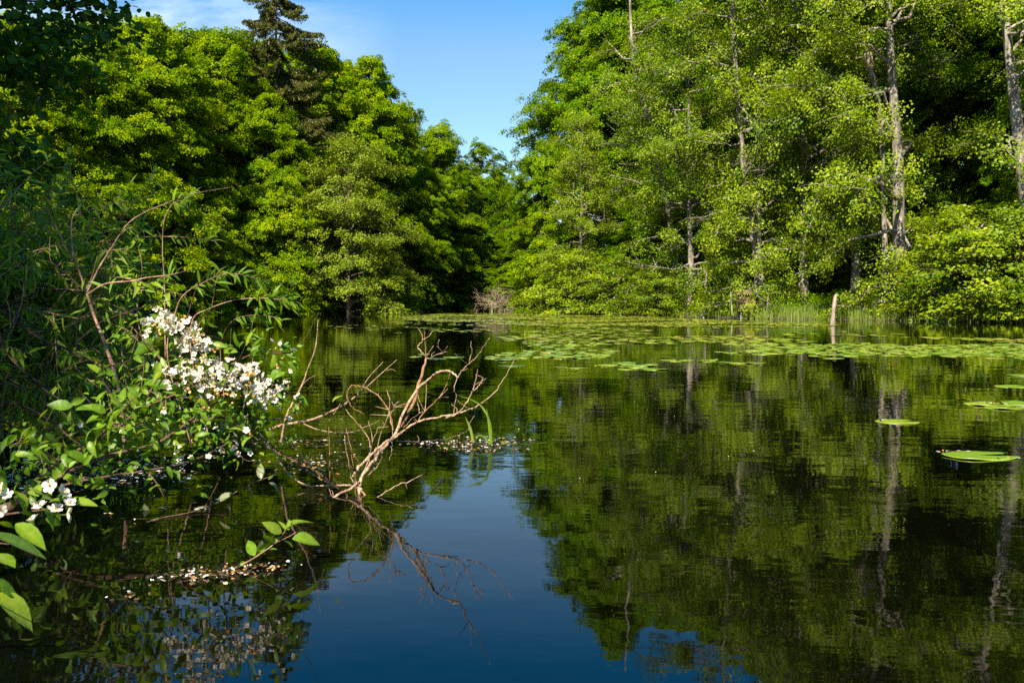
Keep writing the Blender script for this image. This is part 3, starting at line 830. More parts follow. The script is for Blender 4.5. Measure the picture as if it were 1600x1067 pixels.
# little hut on stilts
def box(V, F, c, s, rz=0.0):
    b = len(V); ca, sa = math.cos(rz), math.sin(rz)
    for z in (-1, 1):
        for x, y in ((-1, -1), (1, -1), (1, 1), (-1, 1)):
            u, v = x * s[0] / 2, y * s[1] / 2
            V.append((c[0] + u * ca - v * sa, c[1] + u * sa + v * ca, c[2] + z * s[2] / 2))
    F += [(b, b + 3, b + 2, b + 1), (b + 4, b + 5, b + 6, b + 7)] + [(b + i, b + (i + 1) % 4, b + 4 + (i + 1) % 4, b + 4 + i) for i in range(4)]
hx, hy = (1166 - 800) / FPX * 57.4, 57.4
e = empty('duck_house', (hx, hy, 0), 'small wooden hut on stilts under the trees at the right shore', 'hut')
def boxes(name, lst, mat, par):
    V, F = [], []
    for c, s in lst: box(V, F, c, s)
    me = meshdata(name, V, F, mat)
    return link(name, me, par)
boxes('platform', [((0, 0, 0.55), (1.25, 0.9, 0.07)), ((0, -0.40, 0.48), (1.25, 0.06, 0.08))], M['plank'], e)
boxes('wall', [((-0.22, 0.0, 0.68 + 0.135 * k), (0.62, 0.72, 0.125)) for k in range(6)], M['plank'], e)
boxes('shutter', [((0.31, -0.30, 0.80 + 0.13 * k), (0.36, 0.07, 0.115)) for k in range(4)], M['plank_new'], e)
boxes('side_wall', [((0.52, 0.08, 0.68 + 0.135 * k), (0.05, 0.62, 0.125)) for k in range(6)], M['plank'], e)
V = [(-0.68, -0.5, 1.48), (0.68, -0.5, 1.48), (0.68, 0.5, 1.72), (-0.68, 0.5, 1.72), (-0.68, -0.5, 1.52), (0.68, -0.5, 1.52), (0.68, 0.5, 1.76), (-0.68, 0.5, 1.76)]
F = [(0, 3, 2, 1), (4, 5, 6, 7), (0, 1, 5, 4), (1, 2, 6, 5), (2, 3, 7, 6), (3, 0, 4, 7)]
link('roof', meshdata('roof', V, F, M['plank']), e)
for (x, y) in ((-0.42, -0.3), (0.24, -0.3), (-0.42, 0.3), (0.24, 0.3)):
    tb = Tubes(); tb.add(np.array([(x, y, -0.6), (x, y, 0.0), (x + 0.01, y, 0.51)]), [0.06, 0.06, 0.055], 8, 0.06)
    link('stilt', tb.data('stilt', M['bark']), e)
tb = Tubes(); px_tube(tb, [(1144, 492, 54.2), (1143, 478, 54.2), (1142, 456, 54.2)], [0.11, 0.10, 0.09], 8, 3, 0.05)
o = link('post', tb.data('post', M['bark'])); tag(o, 'thin grey post standing left of the little hut', 'post')

# reeds on the right shore
def blades(pts, h, w, rng, lean=0.25, seg=3):
    V, F, T = [], [], []
    n = len(pts)
    H = h * rng.uniform(0.55, 1.25, n); a = rng.uniform(0, 2 * PI, n); le = np.abs(rng.normal(0, lean, n)); W = w * rng.uniform(0.7, 1.3, n)
    fa = rng.uniform(0, 2 * PI, n)
    fx, fy = np.cos(fa), np.sin(fa)
    vs = []
    for k in range(seg + 1):
        s = k / seg
        cx = pts[:, 0] + np.cos(a) * le * H * s ** 2; cy = pts[:, 1] + np.sin(a) * le * H * s ** 2; cz = pts[:, 2] + H * (s - 0.35 * le * s ** 2)
        ww = W * (1 - s ** 2 * 0.95) / 2
        vs += [np.column_stack([cx - fx * ww, cy - fy * ww, cz]), np.column_stack([cx + fx * ww, cy + fy * ww, cz])]
    V = np.stack(vs, 1).reshape(-1, 3)
    k = 2 * (seg + 1)
    base = (np.arange(n) * k)[:, None, None]
    q = np.array([(2 * i, 2 * i + 1, 2 * i + 3, 2 * i + 2) for i in range(seg)])[None] + base
    tt = np.repeat(np.clip(rng.normal(0.5, 0.25, n), 0, 1), k)
    # straw coloured feet
    tt = np.clip(tt + np.tile(np.repeat(np.linspace(0.45, 0, seg + 1), 2), n), 0, 1)
    return V, q.reshape(-1, 4), tt
def along_shore(i0, i1, n, rng, lo=-0.5, hi=1.0):
    a = np.array(SHORE[i0:i1 + 1]); seg = np.linalg.norm(np.diff(a, axis=0), axis=1)
    t = rng.uniform(0, seg.sum(), n); cs = np.concatenate([[0], np.cumsum(seg)])
    x = np.interp(t, cs, a[:, 0]); y = np.interp(t, cs, a[:, 1])
    x = x + rng.uniform(lo, hi, n); y = y + rng.uniform(lo, hi, n)
    return np.column_stack([x, y, np.maximum(ground_z(x, y), -0.15)])
rng = np.random.default_rng(22)
pts = along_shore(22, 25, 5200, rng, -0.7, 1.2)
dens = np.sin(pts[:, 0] * 2.3) + np.sin(pts[:, 0] * 0.9 + 1) + rng.normal(0, 0.7, len(pts))
pts = pts[dens > -0.7]
V, F, T = blades(pts, 0.80, 0.022, rng)
o = link('reeds', meshdata('reeds', V, F, M['reed'], tint=T)); tag(o, 'green reeds with straw coloured feet along the right shore', 'reeds', kind='stuff')
pts = np.concatenate([along_shore(8, 13, 1600, rng, -0.4, 1.2), along_shore(18, 22, 1800, rng, -0.3, 1.2)])
V, F, T = blades(pts, 0.45, 0.02, rng)
o = link('shore_grass', meshdata('shore_grass', V, F, M['reed'], tint=T)); tag(o, 'low grass fringe along the far shore', 'grass', kind='stuff')

# ------------------------------------------------------------------ near plants
def leaf_template(kind):
    """leaf 1 long along +x, normal +z; rows across: left, midrib, right"""
    if kind == 'apple':
        s = np.array([0, 0.10, 0.28, 0.48, 0.68, 0.86, 1.0]); w = np.array([0.02, 0.12, 0.21, 0.225, 0.18, 0.09, 0.004]); fold, bend = 0.34, 0.32
    elif kind == 'round':
        s = np.array([0, 0.12, 0.35, 0.6, 0.82, 1.0]); w = np.array([0.03, 0.26, 0.42, 0.42, 0.28, 0.02]); fold, bend = 0.15, 0.10
    else:
        s = np.array([0, 0.2, 0.5, 0.8, 1.0]); w = np.array([0.010, 0.075, 0.100, 0.055, 0.003]); fold, bend = 0.3, 0.28
    z = -bend * s ** 2
    rows = []
    for i in range(len(s)):
        rows += [(s[i], w[i], z[i] + w[i] * fold), (s[i], 0, z[i]), (s[i], -w[i], z[i] + w[i] * fold)]
    F = []
    for i in range(len(s) - 1):
        a = 3 * i
        F += [(a, a + 3, a + 4, a + 1), (a + 1, a + 4, a + 5, a + 2)]
    return np.array(rows), np.array(F)
TPL = {k: leaf_template(k) for k in ('apple', 'round', 'lance')}
class Leaves:
    def __init__(self): self.C = []; self.D = []; self.N = []; self.L = []
    def add(self, c, d, n, l): self.C.append(c); self.D.append(d); self.N.append(n); self.L.append(l)
    def mesh(self, name, kind, mat, rng, lo=0.2, hi=0.8, wvar=0.15):
        T, F = TPL[kind]
        C = np.array(self.C); D = norm(np.array(self.D)); N = np.array(self.N); Ln = np.array(self.L)
        Sd = norm(np.cross(N, D)); N = np.cross(D, Sd)
        n = len(C); wv = rng.uniform(1 - wvar, 1 + wvar, n); cv = rng.uniform(0.3, 1.7, n)
        tw = rng.normal(0, 0.25, n)
        x = T[None, :, 0]; y = T[None, :, 1] * wv[:, None]; z = T[None, :, 2] * cv[:, None] + T[None, :, 1] * tw[:, None] * T[None, :, 0]
        V = C[:, None] + Ln[:, None, None] * (D[:, None] * x[..., None] + Sd[:, None] * y[..., None] + N[:, None] * z[..., None])
        FF = (F[None] + (np.arange(n) * len(T))[:, None, None]).reshape(-1, 4)
        tint = np.clip(rng.uniform(lo, hi, n)[:, None] + np.where(np.arange(len(T)) % 3 == 1, 0.22, 0)[None], 0, 1).reshape(-1)
        return meshdata(name, V.reshape(-1, 3), FF, mat, tint=tint, smooth=True)
def px_leaf(lv, b, t, d, rng, n=None, dd=0.02, k=1.05):
    p = P(b[0], b[1], d); q = P(t[0], t[1], d + rng.uniform(-dd, dd) * 3)
    v = q - p
    nn = np.array([rng.normal(-0.1, 0.6), -0.55 + rng.normal(0, 0.4), 0.75 + rng.normal(0, 0.4)]) if n is None else n
    lv.add(p, v, nn, np.linalg.norm(v) * k)

def blossom_mesh(name, seed, withered=False):
    rng = np.random.default_rng(seed)
    V, F, fm, tint = [], [], [], []
    rr = [0.10, 0.45, 0.82, 1.0]; ww = [0.06, 0.33, 0.36, 0.14]
    cup = rng.uniform(0.12, 0.55)
    for k in range(5):
        if withered and rng.random() < 0.6: continue
        a = k * 2 * PI / 5 + rng.normal(0, 0.08); c2 = cup + rng.normal(0, 0.12); L0 = rng.uniform(0.88, 1.08)
        ca, sa = math.cos(a), math.sin(a)
        b = len(V)
        for r_, w_ in zip(rr, ww):
            for j in (-1, 0, 1):
                x = r_ * L0; y = j * w_; z = c2 * r_ ** 1.6 + abs(j) * 0.07 + rng.normal(0, 0.012)
                V.append((x * ca - y * sa, x * sa + y * ca, z)); tint.append(0.35 + 0.4 * r_)
        for i in range(3):
            for j in range(2):
                p = b + 3 * i + j
                F.append((p, p + 3, p + 4, p + 1)); fm.append(2 if withered else 0)
    for k in range(11):
        a = rng.uniform(0, 2 * PI); r_ = rng.uniform(0.05, 0.26); h = rng.uniform(0.22, 0.42)
        x, y = r_ * math.cos(a), r_ * math.sin(a); b = len(V)
        e = 0.06
        V += [(x * 0.3 - e * 0.4, y * 0.3, 0.02), (x * 0.3 + e * 0.4, y * 0.3, 0.02), (x + e, y, h), (x, y + e, h + 0.07), (x - e, y, h)]
        F += [(b, b + 1, b + 2, b + 4), (b + 2, b + 3, b + 4)]; fm += [1, 1]; tint += [0.5] * 5
    # calyx and stalk
    b = len(V)
    for z, q in ((0.03, 0.12), (-0.25, 0.07), (-1.0, 0.03)):
        for k in range(4):
            V.append((q * math.cos(k * PI / 2), q * math.sin(k * PI / 2), z)); tint.append(0.5)
    for i in range(2):
        for k in range(4):
            F.append((b + 4 * i + k, b + 4 * i + (k + 1) % 4, b + 4 * i + 4 + (k + 1) % 4, b + 4 * i + 4 + k)); fm.append(3)
    V = np.array(V) * 0.5
    me = meshdata(name, V, F, [M['petal'], M['stamen'], M['withered'], M['apple_leaf']], tint=tint, fmat=fm, smooth=True)
    return me
BLOS = [blossom_mesh('blossom', 300 + k) for k in range(6)] + [blossom_mesh('withered_blossom', 310 + k, True) for k in range(2)]
def frame(n, roll):
    z = Vector(n).normalized()
    q = z.to_track_quat('Z', 'Y')
    from mathutils import Quaternion
    return q @ Quaternion((0, 0, 1), roll)
def add_blossoms(root, pts, size, rng, name='blossom', maxn=100, wither=0.12):
    """pts: world points; the first maxn become parts, the rest one mesh"""
    loc0 = Vector(root.location)
    extraV, extraF, extraM, extraT = [], [], [], []
    nb = 0
    for i, p in enumerate(pts):
        n = norm(np.array([rng.normal(-0.1, 0.75), -0.55 + rng.normal(0, 0.55), 0.45 + rng.normal(0, 0.65)]))
        s = size * rng.uniform(0.78, 1.15)
        me = BLOS[6 + i % 2] if rng.random() < wither else BLOS[i % 6]
        q = frame(n, rng.uniform(0, 6))
        if i < maxn:
            o = link(name, me, root)
            o.location = Vector(p) - loc0; o.rotation_mode = 'QUATERNION'; o.rotation_quaternion = q; o.scale = (s, s, s)
        else:
            mt = q.to_matrix()
            for v in me.vertices: extraV.append(tuple(mt @ (v.co * s) + Vector(p) - loc0))
            for f in me.polygons: extraF.append(tuple(nb + j for j in f.vertices)); extraM.append(f.material_index)
            extraT += [a.value for a in me.attributes['tint'].data]
            nb += len(me.vertices)
    if extraV:
        o = link('blossoms', meshdata('blossoms', extraV, extraF, list(BLOS[0].materials), tint=extraT, fmat=extraM, smooth=True), root)
        o['kind'] = 'stuff'
def rooted(kind, at, label, cat, group=None): return empty(kind, tuple(at), label, cat, group)
def child(name, me, root):
    """me is in world coordinates"""
    o = link(name, me, root); o.location = -Vector(root.location)
    return o

# --- flowering apple bush
rng = np.random.default_rng(77)
root = rooted('flowering_shrub', (-2.9, 4.2, 0.05), 'white flowering apple shrub leaning from the left bank over the water', 'shrub')
tb = Tubes()
R0 = (-2.85, 4.2, -0.1)
def rpx(*pts): return [p for p in pts]
MAINP = [(216, 488), (322, 488), (350, 556), (460, 590), (460, 640), (330, 632), (250, 590), (216, 530)]
ST = [
    [(20, 790, 4.1), (90, 720, 4.2), (150, 690, 4.3), (215, 640, 4.4), (258, 570, 4.5), (285, 525, 4.6), (290, 505, 4.6)],
    [(60, 760, 4.1), (160, 715, 4.2), (250, 690, 4.4), (320, 640, 4.5), (400, 600, 4.6), (452, 608, 4.6)],
    [(215, 640, 4.4), (265, 620, 4.4), (320, 592, 4.4), (370, 565, 4.5), (410, 548, 4.6), (450, 552, 4.7)],
    [(150, 690, 4.3), (175, 660, 4.1), (200, 632, 4.0), (225, 605, 4.0)],
    [(20, 790, 4.1), (110, 755, 4.0), (230, 735, 4.1), (300, 720, 4.3), (360, 690, 4.5), (400, 668, 4.6)],
    [(100, 730, 4.1), (60, 700, 4.0), (30, 692, 3.9)],
    [(250, 690, 4.4), (300, 660, 4.5), (345, 652, 4.6), (430, 655, 4.8), (480, 640, 4.9)],
    [(258, 570, 4.5), (235, 540, 4.5), (215, 520, 4.5)],
    [(320, 640, 4.5), (345, 600, 4.6), (350, 570, 4.6)],
]
for k, pts in enumerate(ST):
    px_tube(tb, pts, [0.030 if k < 2 else 0.016, 0.012, 0.005], 6, 5, 0.05)
for k in range(60):
    pts = ST[rng.integers(0, len(ST))]; p = pts[rng.integers(1, len(pts))]
    q = (p[0] + rng.normal(0, 45), p[1] + rng.normal(0, 35), p[2] + rng.normal(0, 0.2))
    m_ = ((p[0] + q[0]) / 2 + rng.normal(0, 8), (p[1] + q[1]) / 2 + rng.normal(0, 8), (p[2] + q[2]) / 2)
    if P(*q)[2] > 0.02: px_tube(tb, [p, m_, q], [0.007, 0.005, 0.003], 4, 4)
tb.add(np.array([R0, P(20, 790, 4.1), P(60, 760, 4.1)]), [0.03, 0.022, 0.018], 7)
child('branches', tb.data('shrub_branches', M['twig']), root)
lv = Leaves()
for b, t in [((113, 635), (75, 630)), ((110, 632), (135, 619)), ((118, 641), (152, 632)), ((134, 661), (155, 643)), ((194, 637), (151, 674)), ((176, 627), (171, 607)),
             ((189, 627), (194, 604)), ((200, 611), (218, 632)), ((218, 611), (252, 592)), ((210, 637), (210, 658)), ((189, 653), (202, 666)), ((236, 627), (246, 657)),
             ((102, 708), (144, 717)), ((52, 690), (67, 718)), ((26, 682), (0, 694)), ((34, 682), (48, 660)), ((165, 645), (140, 630)), ((150, 628), (160, 612))]:
    px_leaf(lv, b, t, 3.95, rng)
for b, t in [((237, 529), (215, 553)), ((260, 521), (280, 537)), ((229, 501), (203, 497)), ((249, 497), (246, 482)), ((241, 498), (236, 485)), ((223, 604), (255, 592)), ((256, 612), (286, 609)),
             ((243, 626), (250, 654)), ((371, 542), (364, 520)), ((385, 540), (394, 512)), ((404, 540), (418, 560)), ((344, 548), (330, 535)), ((453, 568), (461, 592)), ((450, 565), (468, 576)),
             ((440, 612), (459, 599)), ((460, 618), (481, 625)), ((398, 638), (420, 639)), ((330, 640), (352, 646)), ((352, 640), (375, 645)), ((272, 500), (292, 494)), ((300, 545), (282, 548)),
             ((372, 650), (380, 672)), ((365, 640), (350, 668)), ((300, 655), (284, 640)), ((410, 640), (400, 622)), ((350, 550), (365, 545))]:
    px_leaf(lv, b, t, 4.5, rng)
for k in range(1250):
    pts = ST[rng.integers(0, len(ST))]; j = rng.integers(1, len(pts)); f = rng.uniform(0, 1)
    p = np.array(pts[j - 1]) * (1 - f) + np.array(pts[j]) * f
    c = P(p[0] + rng.normal(0, 34), p[1] + rng.normal(4, 28), p[2] + rng.normal(0.05, 0.25))
    if c[2] < 0.03 or (in_poly(p[0], p[1], MAINP) and rng.random() < 0.75): continue
    lv.add(c, rng.normal(size=3) + np.array([0.3, -0.1, 0.15]), rng.normal(size=3) * 0.5 + np.array([-0.2, -0.4, 0.8]), rng.uniform(0.028, 0.072))
child('leaves', lv.mesh('shrub_leaves', 'apple', M['apple_leaf'], rng), root)
main = [(226, 498), (262, 492), (300, 500), (322, 522), (332, 545), (330, 572), (352, 576), (384, 562), (398, 580), (425, 592), (456, 606), (452, 636), (420, 622), (385, 616), (350, 618), (322, 626), (288, 602), (262, 578), (278, 552), (284, 530), (256, 514), (224, 524)]
hand = [(233, 500), (252, 500), (262, 512), (226, 510), (285, 503), (303, 506), (306, 515), (296, 530), (272, 497), (345, 570), (424, 533), (436, 537), (430, 545), (458, 547), (418, 568), (442, 560), (436, 640), (263, 597), (267, 620), (255, 640), (247, 652), (283, 716), (276, 722), (287, 724), (330, 655), (317, 672), (381, 686), (372, 692), (340, 716), (325, 690), (341, 700), (38, 700), (28, 708), (40, 718), (52, 716), (97, 666), (125, 664), (108, 680), (180, 668), (190, 672), (213, 730), (405, 625), (415, 640), (352, 690), (300, 690), (390, 680)]
bp_ = []
rb = random.Random(9)
for k in range(70): bp_.append((rb.uniform(240, 455), rb.uniform(560, 715)))
while len(bp_) < 540:
    x = rb.uniform(215, 465); y = rb.uniform(488, 640)
    if in_poly(x, y, main):          # a corymb of a few flowers
        for k in range(rb.randint(2, 6)): bp_.append((x + rb.gauss(0, 8.5), y + rb.gauss(0, 8)))
allb = [P(x, y, 4.42 + rb.gauss(0, 0.08)) for x, y in hand] + [P(x, y, 4.32 + rb.gauss(0, 0.10)) for x, y in bp_]
add_blossoms(root, allb, 0.033, rng, wither=0.28)

# --- blossoming branch reaching in from the left picture edge
rng = np.random.default_rng(78)
root = rooted('flowering_branch', tuple(P(-90, 830, 2.15)), 'nearest leafy twig with a few white blossoms reaching in at the left edge', 'branch')
tb = Tubes()
px_tube(tb, [(-420, 980, 2.5), (-200, 880, 2.25), (-60, 818, 2.15), (20, 802, 2.15), (70, 796, 2.15), (104, 788, 2.18)], [0.016, 0.010, 0.005, 0.003], 6, 5)
px_tube(tb, [(-60, 818, 2.15), (-10, 845, 2.08), (15, 850, 2.05)], [0.006, 0.003], 5, 4)
px_tube(tb, [(-200, 880, 2.25), (-60, 920, 2.1), (-5, 932, 2.05)], [0.007, 0.003], 5, 4)
child('twig', tb.data('near_twig', M['twig']), root)
lv = Leaves()
for b, t in [((100, 782), (150, 783)), ((76, 785), (106, 774)), ((68, 796), (91, 822)), ((25, 818), (68, 846)), ((-14, 832), (74, 862)), ((-12, 866), (22, 876)), ((45, 762), (70, 772)), ((28, 770), (46, 795)),
             ((-6, 735), (6, 758)), ((8, 772), (30, 764)), ((34, 800), (55, 806)), ((0, 815), (20, 822)), ((-8, 928), (58, 966)), ((-12, 905), (30, 930)), ((60, 775), (48, 752)), ((90, 785), (72, 770))]:
    px_leaf(lv, b, t, 2.13, rng, n=np.array([rng.normal(-0.1, 0.45), -0.30 + rng.normal(0, 0.2), 0.85]))
child('leaves', lv.mesh('near_leaves', 'apple', M['apple_leaf'], rng, 0.2, 0.85), root)
add_blossoms(root, [P(x, y, 2.1) for x, y in [(58, 785), (50, 811), (11, 773), (79, 760), (87, 796), (108, 786), (104, 804), (2, 765), (62, 792), (0, 796), (98, 770)]], 0.034, rng)

# --- leafy sprig rising from the water
rng = np.random.default_rng(79)
root = rooted('leafy_sprig', tuple(G(370, 886)), 'bright green leafy sprig rising out of the water in front of the dead branch', 'plant')
tb = Tubes()
px_tube(tb, [(340, 905, 3.35), (362, 890, 3.38), (396, 872, 3.4), (430, 848, 3.42), (448, 826, 3.43)], [0.008, 0.006, 0.003], 6, 5)
px_tube(tb, [(430, 848, 3.42), (455, 836, 3.44), (472, 824, 3.46)], [0.003, 0.002], 4, 3)
child('stem', tb.data('sprig_stem', M['sapling']), root)
lv = Leaves()
for b, t in [((447, 826), (479, 801)), ((440, 832), (414, 816)), ((457, 842), (496, 838)), ((427, 850), (416, 832)), ((398, 868), (386, 842)), ((402, 866), (416, 845)), ((443, 844), (458, 850)),
             ((410, 864), (404, 848)), ((446, 828), (438, 812)), ((450, 828), (452, 812)), ((420, 858), (432, 856)), ((385, 878), (376, 880)), ((428, 846), (440, 838))]:
    px_leaf(lv, b, t, 3.42, rng)
child('leaves', lv.mesh('sprig_leaves', 'apple', M['apple_leaf'], rng, 0.4, 0.85), root)

# --- drifting twig with grey leaves
rng = np.random.default_rng(80)
M['grey_leaf'] = leaf_mat('grey_leaf', (0.070, 0.085, 0.040), (0.130, 0.145, 0.075), (0.230, 0.230, 0.130), trans=0.2)
root = rooted('drifting_twig', tuple(G(300, 803)), 'drifting twig with dull grey green leaves in front of the blossoms', 'branch')
tb = Tubes()
TW = [(186, 836, 3.95), (241, 812, 4.15), (299, 800, 4.28), (344, 783, 4.4), (389, 757, 4.45), (432, 741, 4.5)]
px_tube(tb, TW, [0.008, 0.010, 0.007, 0.004], 6, 5, 0.1)
px_tube(tb, [(320, 792, 4.34), (335, 765, 4.36), (344, 745, 4.38)], [0.005, 0.003], 4, 3)
child('stem', tb.data('drift_stem', M['twig']), root)
lv = Leaves()
for b, t in [((358, 788), (357, 806)), ((420, 754), (442, 766)), ((408, 748), (405, 720)), ((392, 752), (386, 772)), ((205, 826), (206, 846)), ((275, 800), (282, 786)), ((300, 800), (322, 792)), ((340, 782), (362, 768)), ((230, 806), (226, 786)), ((245, 812), (262, 806)), ((318, 795), (300, 786))]:
    px_leaf(lv, b, t, 4.35, rng, k=0.95)
child('leaves', lv.mesh('drift_leaves', 'apple', M['grey_leaf'], rng), root)

# --- bare sapling behind the blossoms
rng = np.random.default_rng(81)
def bare(kind, label, lines, mat, part, widths=None, cat='branch', sides=7, parts=None):
    p0 = P(*lines[0][0])
    root = rooted(kind, tuple(p0), label, cat)
    for k, (pts, w) in enumerate([(l[0:], None) for l in lines] if widths is None else zip(lines, widths)):
        tb = Tubes(); px_tube(tb, pts, w, sides, 6, 0.10)
        child(part[min(k, len(part) - 1)], tb.data(part[min(k, len(part) - 1)], M[mat if isinstance(mat, str) else mat[min(k, len(mat) - 1)]]), root)
    return root
D_ = 5.3
bare('bare_sapling', 'bare forked sapling with reddish stem behind the white blossoms', [
    [(196, 700, 5.0), (185, 605, 5.1), (165, 540, 5.2), (148, 495, 5.25), (136, 460, D_)],
    [(136, 460, D_), (124, 424, D_), (116, 406, D_), (112, 377, D_ + .1), (112, 352, D_ + .1), (115, 336, D_ + .1), (124, 327, D_ + .2), (132, 312, D_ + .2)],
    [(118, 410, D_), (99, 377, D_ - .1), (85, 350, D_ - .1), (73, 324, D_ - .2)],
    [(134, 456, D_), (103, 428, D_ - .1), (86, 415, D_ - .2), (78, 402, D_ - .2), (78, 370, D_ - .2)],
    [(137, 456, D_), (155, 418, D_), (171, 393, D_ + .1), (186, 369, D_ + .1), (204, 346, D_ + .1), (227, 332, D_ + .2), (250, 322, D_ + .2), (285, 309, D_ + .2), (317, 300, D_ + .3), (360, 293, D_ + .3)],
    [(137, 460, D_), (161, 445, D_ - .1), (182, 441, D_ - .1), (208, 439, D_ - .2), (229, 434, D_ - .2), (263, 430, D_ - .2), (285, 425, D_ - .2), (300, 420, D_ - .2)],
    [(133, 455, D_), (103, 452, D_), (72, 451, D_ + .1), (27, 448, D_ + .2)],
    [(136, 452, D_), (146, 425, D_), (152, 400, D_)],
    [(171, 393, D_ + .1), (176, 420, D_ + .1), (172, 450, D_ + .1)],
], 'sapling', ['stem', 'branch'], [[0.030, 0.022, 0.020], [0.016, 0.011, 0.005], [0.011, 0.008, 0.005], [0.010, 0.007, 0.004], [0.014, 0.011, 0.008, 0.003], [0.013, 0.010, 0.005], [0.008, 0.004], [0.006, 0.003], [0.005, 0.003]], 'sapling')

# --- dark thicket branches at the left
rng = np.random.default_rng(82)
root = rooted('bare_bush', (-3.2, 5.0, 0.0), 'tangle of dark bare branches under the willow leaves at left', 'bush')
tb = Tubes()
for pts, w in [([(-140, 420, 5.6), (0, 485, 5.2), (34, 509, 5.1), (68, 532, 5.0), (105, 546, 5.0), (147, 577, 4.9), (190, 640, 4.8)], [0.036, 0.03, 0.024, 0.012]),
               ([(-100, 600, 4.6), (0, 627, 4.5), (39, 635, 4.4), (84, 661, 4.3), (118, 690, 4.2), (157, 706, 4.2), (184, 714, 4.2)], [0.02, 0.015, 0.006]),
               ([(-20, 480, 5.0), (0, 525, 4.9), (10, 551, 4.9), (42, 585, 4.8), (73, 611, 4.7), (100, 627, 4.7), (136, 645, 4.6)], [0.025, 0.018, 0.010]),
               ([(84, 550, 4.9), (81, 561, 4.9), (72, 585, 4.9), (73, 611, 4.8), (68, 653, 4.7), (66, 720, 4.6)], [0.012, 0.016, 0.012]),
               ([(60, 575, 5.0), (85, 550, 5.0), (108, 546, 5.0), (130, 556, 5.0), (157, 573, 5.0)], [0.010, 0.006]),
               ([(-60, 460, 5.6), (0, 478, 5.4), (25, 473, 5.3), (60, 455, 5.2)], [0.04, 0.03, 0.018]),
               ([(-80, 700, 4.5), (-10, 560, 4.6), (22, 500, 4.8), (35, 470, 5.0), (40, 400, 5.2)], [0.03, 0.02, 0.006]),
               ([(0, 690, 4.3), (5, 620, 4.4), (14, 580, 4.4), (27, 572, 4.4)], [0.010, 0.005]),
               ([(200, 590, 5.0), (225, 570, 5.0), (232, 545, 5.0), (250, 520, 5.0)], [0.010, 0.006])]:
    px_tube(tb, pts, [q * 0.7 for q in w], 6, 5, 0.08)
for k in range(60):
    a = (rng.uniform(-60, 220), rng.uniform(470, 700)); d = rng.uniform(4.5, 6.0)
    an = rng.uniform(-1.2, 1.2) + (PI if rng.random() < 0.5 else 0); ln = rng.uniform(40, 160)
    b = (a[0] + math.cos(an) * ln, a[1] - abs(math.sin(an)) * ln)
    m_ = ((a[0] + b[0]) / 2 + rng.normal(0, 14), (a[1] + b[1]) / 2 + rng.normal(0, 14))
    if min(P(*a, d)[2], P(*b, d)[2]) > -0.3: px_tube(tb, [(*a, d), (*m_, d + 0.1), (*b, d + rng.normal(0, 0.2))], [0.009, 0.006, 0.002], 5, 4)
M['shade_toned_twig'] = bark_mat('shade_toned_bark', (0.010, 0.007, 0.005), (0.032, 0.020, 0.013), (0.085, 0.055, 0.036), 30.0, 0.5)  # near-black bark colour stands in for the shade on this thicket
child('branches', tb.data('bare_bush', M['shade_toned_twig']), root)

# --- willows
def willow(label, root_at, tips, rng, leaf=0.085, shoots=7, per=26, stem=0.014, lo=0.1, hi=0.8, straight=0.25):
    root = rooted('willow_shrub', root_at, label, 'shrub')
    tb = Tubes(); lv = Leaves()
    r0 = np.array(root_at)
    def leafy(path, s0, n):
        k = len(path)
        for i in range(n):
            f = s0 + (1 - s0) * (i + rng.uniform(0, 1)) / n
            q = np.array([np.interp(f * (k - 1), np.arange(k), path[:, c]) for c in range(3)])
            j = min(k - 2, int(f * (k - 1))); tg = norm(path[j + 1] - path[j])
            side = norm(np.cross(tg, rng.normal(size=3)))
            dv = tg * rng.uniform(0.3, 0.9) + side * 0.8 + np.array([0, 0, -0.25])
            lv.add(q, dv, rng.normal(size=3) * 0.5 + np.array([-0.2, -0.5, 0.8]), leaf * rng.uniform(0.55, 1.25))
    for t in tips:
        p = P(*t[:3]) if len(t) == 3 else np.array(t)
        mid = r0 * 0.45 + p * 0.55 + np.array([rng.normal(0, 0.15), rng.normal(0, 0.15), straight * np.linalg.norm(p - r0) * 0.5])
        path = spline([r0 + rng.normal(0, 0.08, 3) * np.array([1, 1, 0]), mid, p], 7)
        tb.add(path, np.linspace(stem, 0.002, len(path)), 5)
        leafy(path, 0.40, per)
        for k in range(shoots):
            f = rng.uniform(0.3, 0.95); i = int(f * (len(path) - 1))
            q = path[i]; tg = norm(path[min(i + 1, len(path) - 1)] - path[max(i - 1, 0)])
            d2 = norm(tg * 0.7 + rng.normal(0, 0.6, 3) + np.array([0, 0, 0.1]))
            ln = rng.uniform(0.3, 0.85)
            pa = q + d2 * (ln * np.linspace(0, 1, 5))[:, None] - np.array([0, 0, 0.18 * ln]) * (np.linspace(0, 1, 5) ** 2)[:, None]
            tb.add(pa, np.linspace(0.005, 0.0015, 5), 4)
            leafy(pa, 0.1, per)
    child('stems', tb.data('willow_stems', M['sapling']), root)
    child('leaves', lv.mesh('willow_leaves', 'lance', M['willow_leaf'], rng, lo, hi), root)
rng = np.random.default_rng(83)
tips = [(rng.uniform(-80, 215), rng.uniform(330, 640), rng.uniform(4.9, 7.4)) for _ in range(95)]
willow('dense dark willow thicket in the shade at the left edge', (-4.3, 7.4, 0.05), tips, rng, shoots=9, per=22, leaf=0.10, lo=0.2, hi=1.0)
tips = [(rng.uniform(-60, 150), rng.uniform(300, 420), rng.uniform(7.0, 9.5)) for _ in range(22)]
willow('taller willow stems rising behind the bare forked sapling', (-5.0, 8.6, 0.05), tips, rng, shoots=7, per=20)
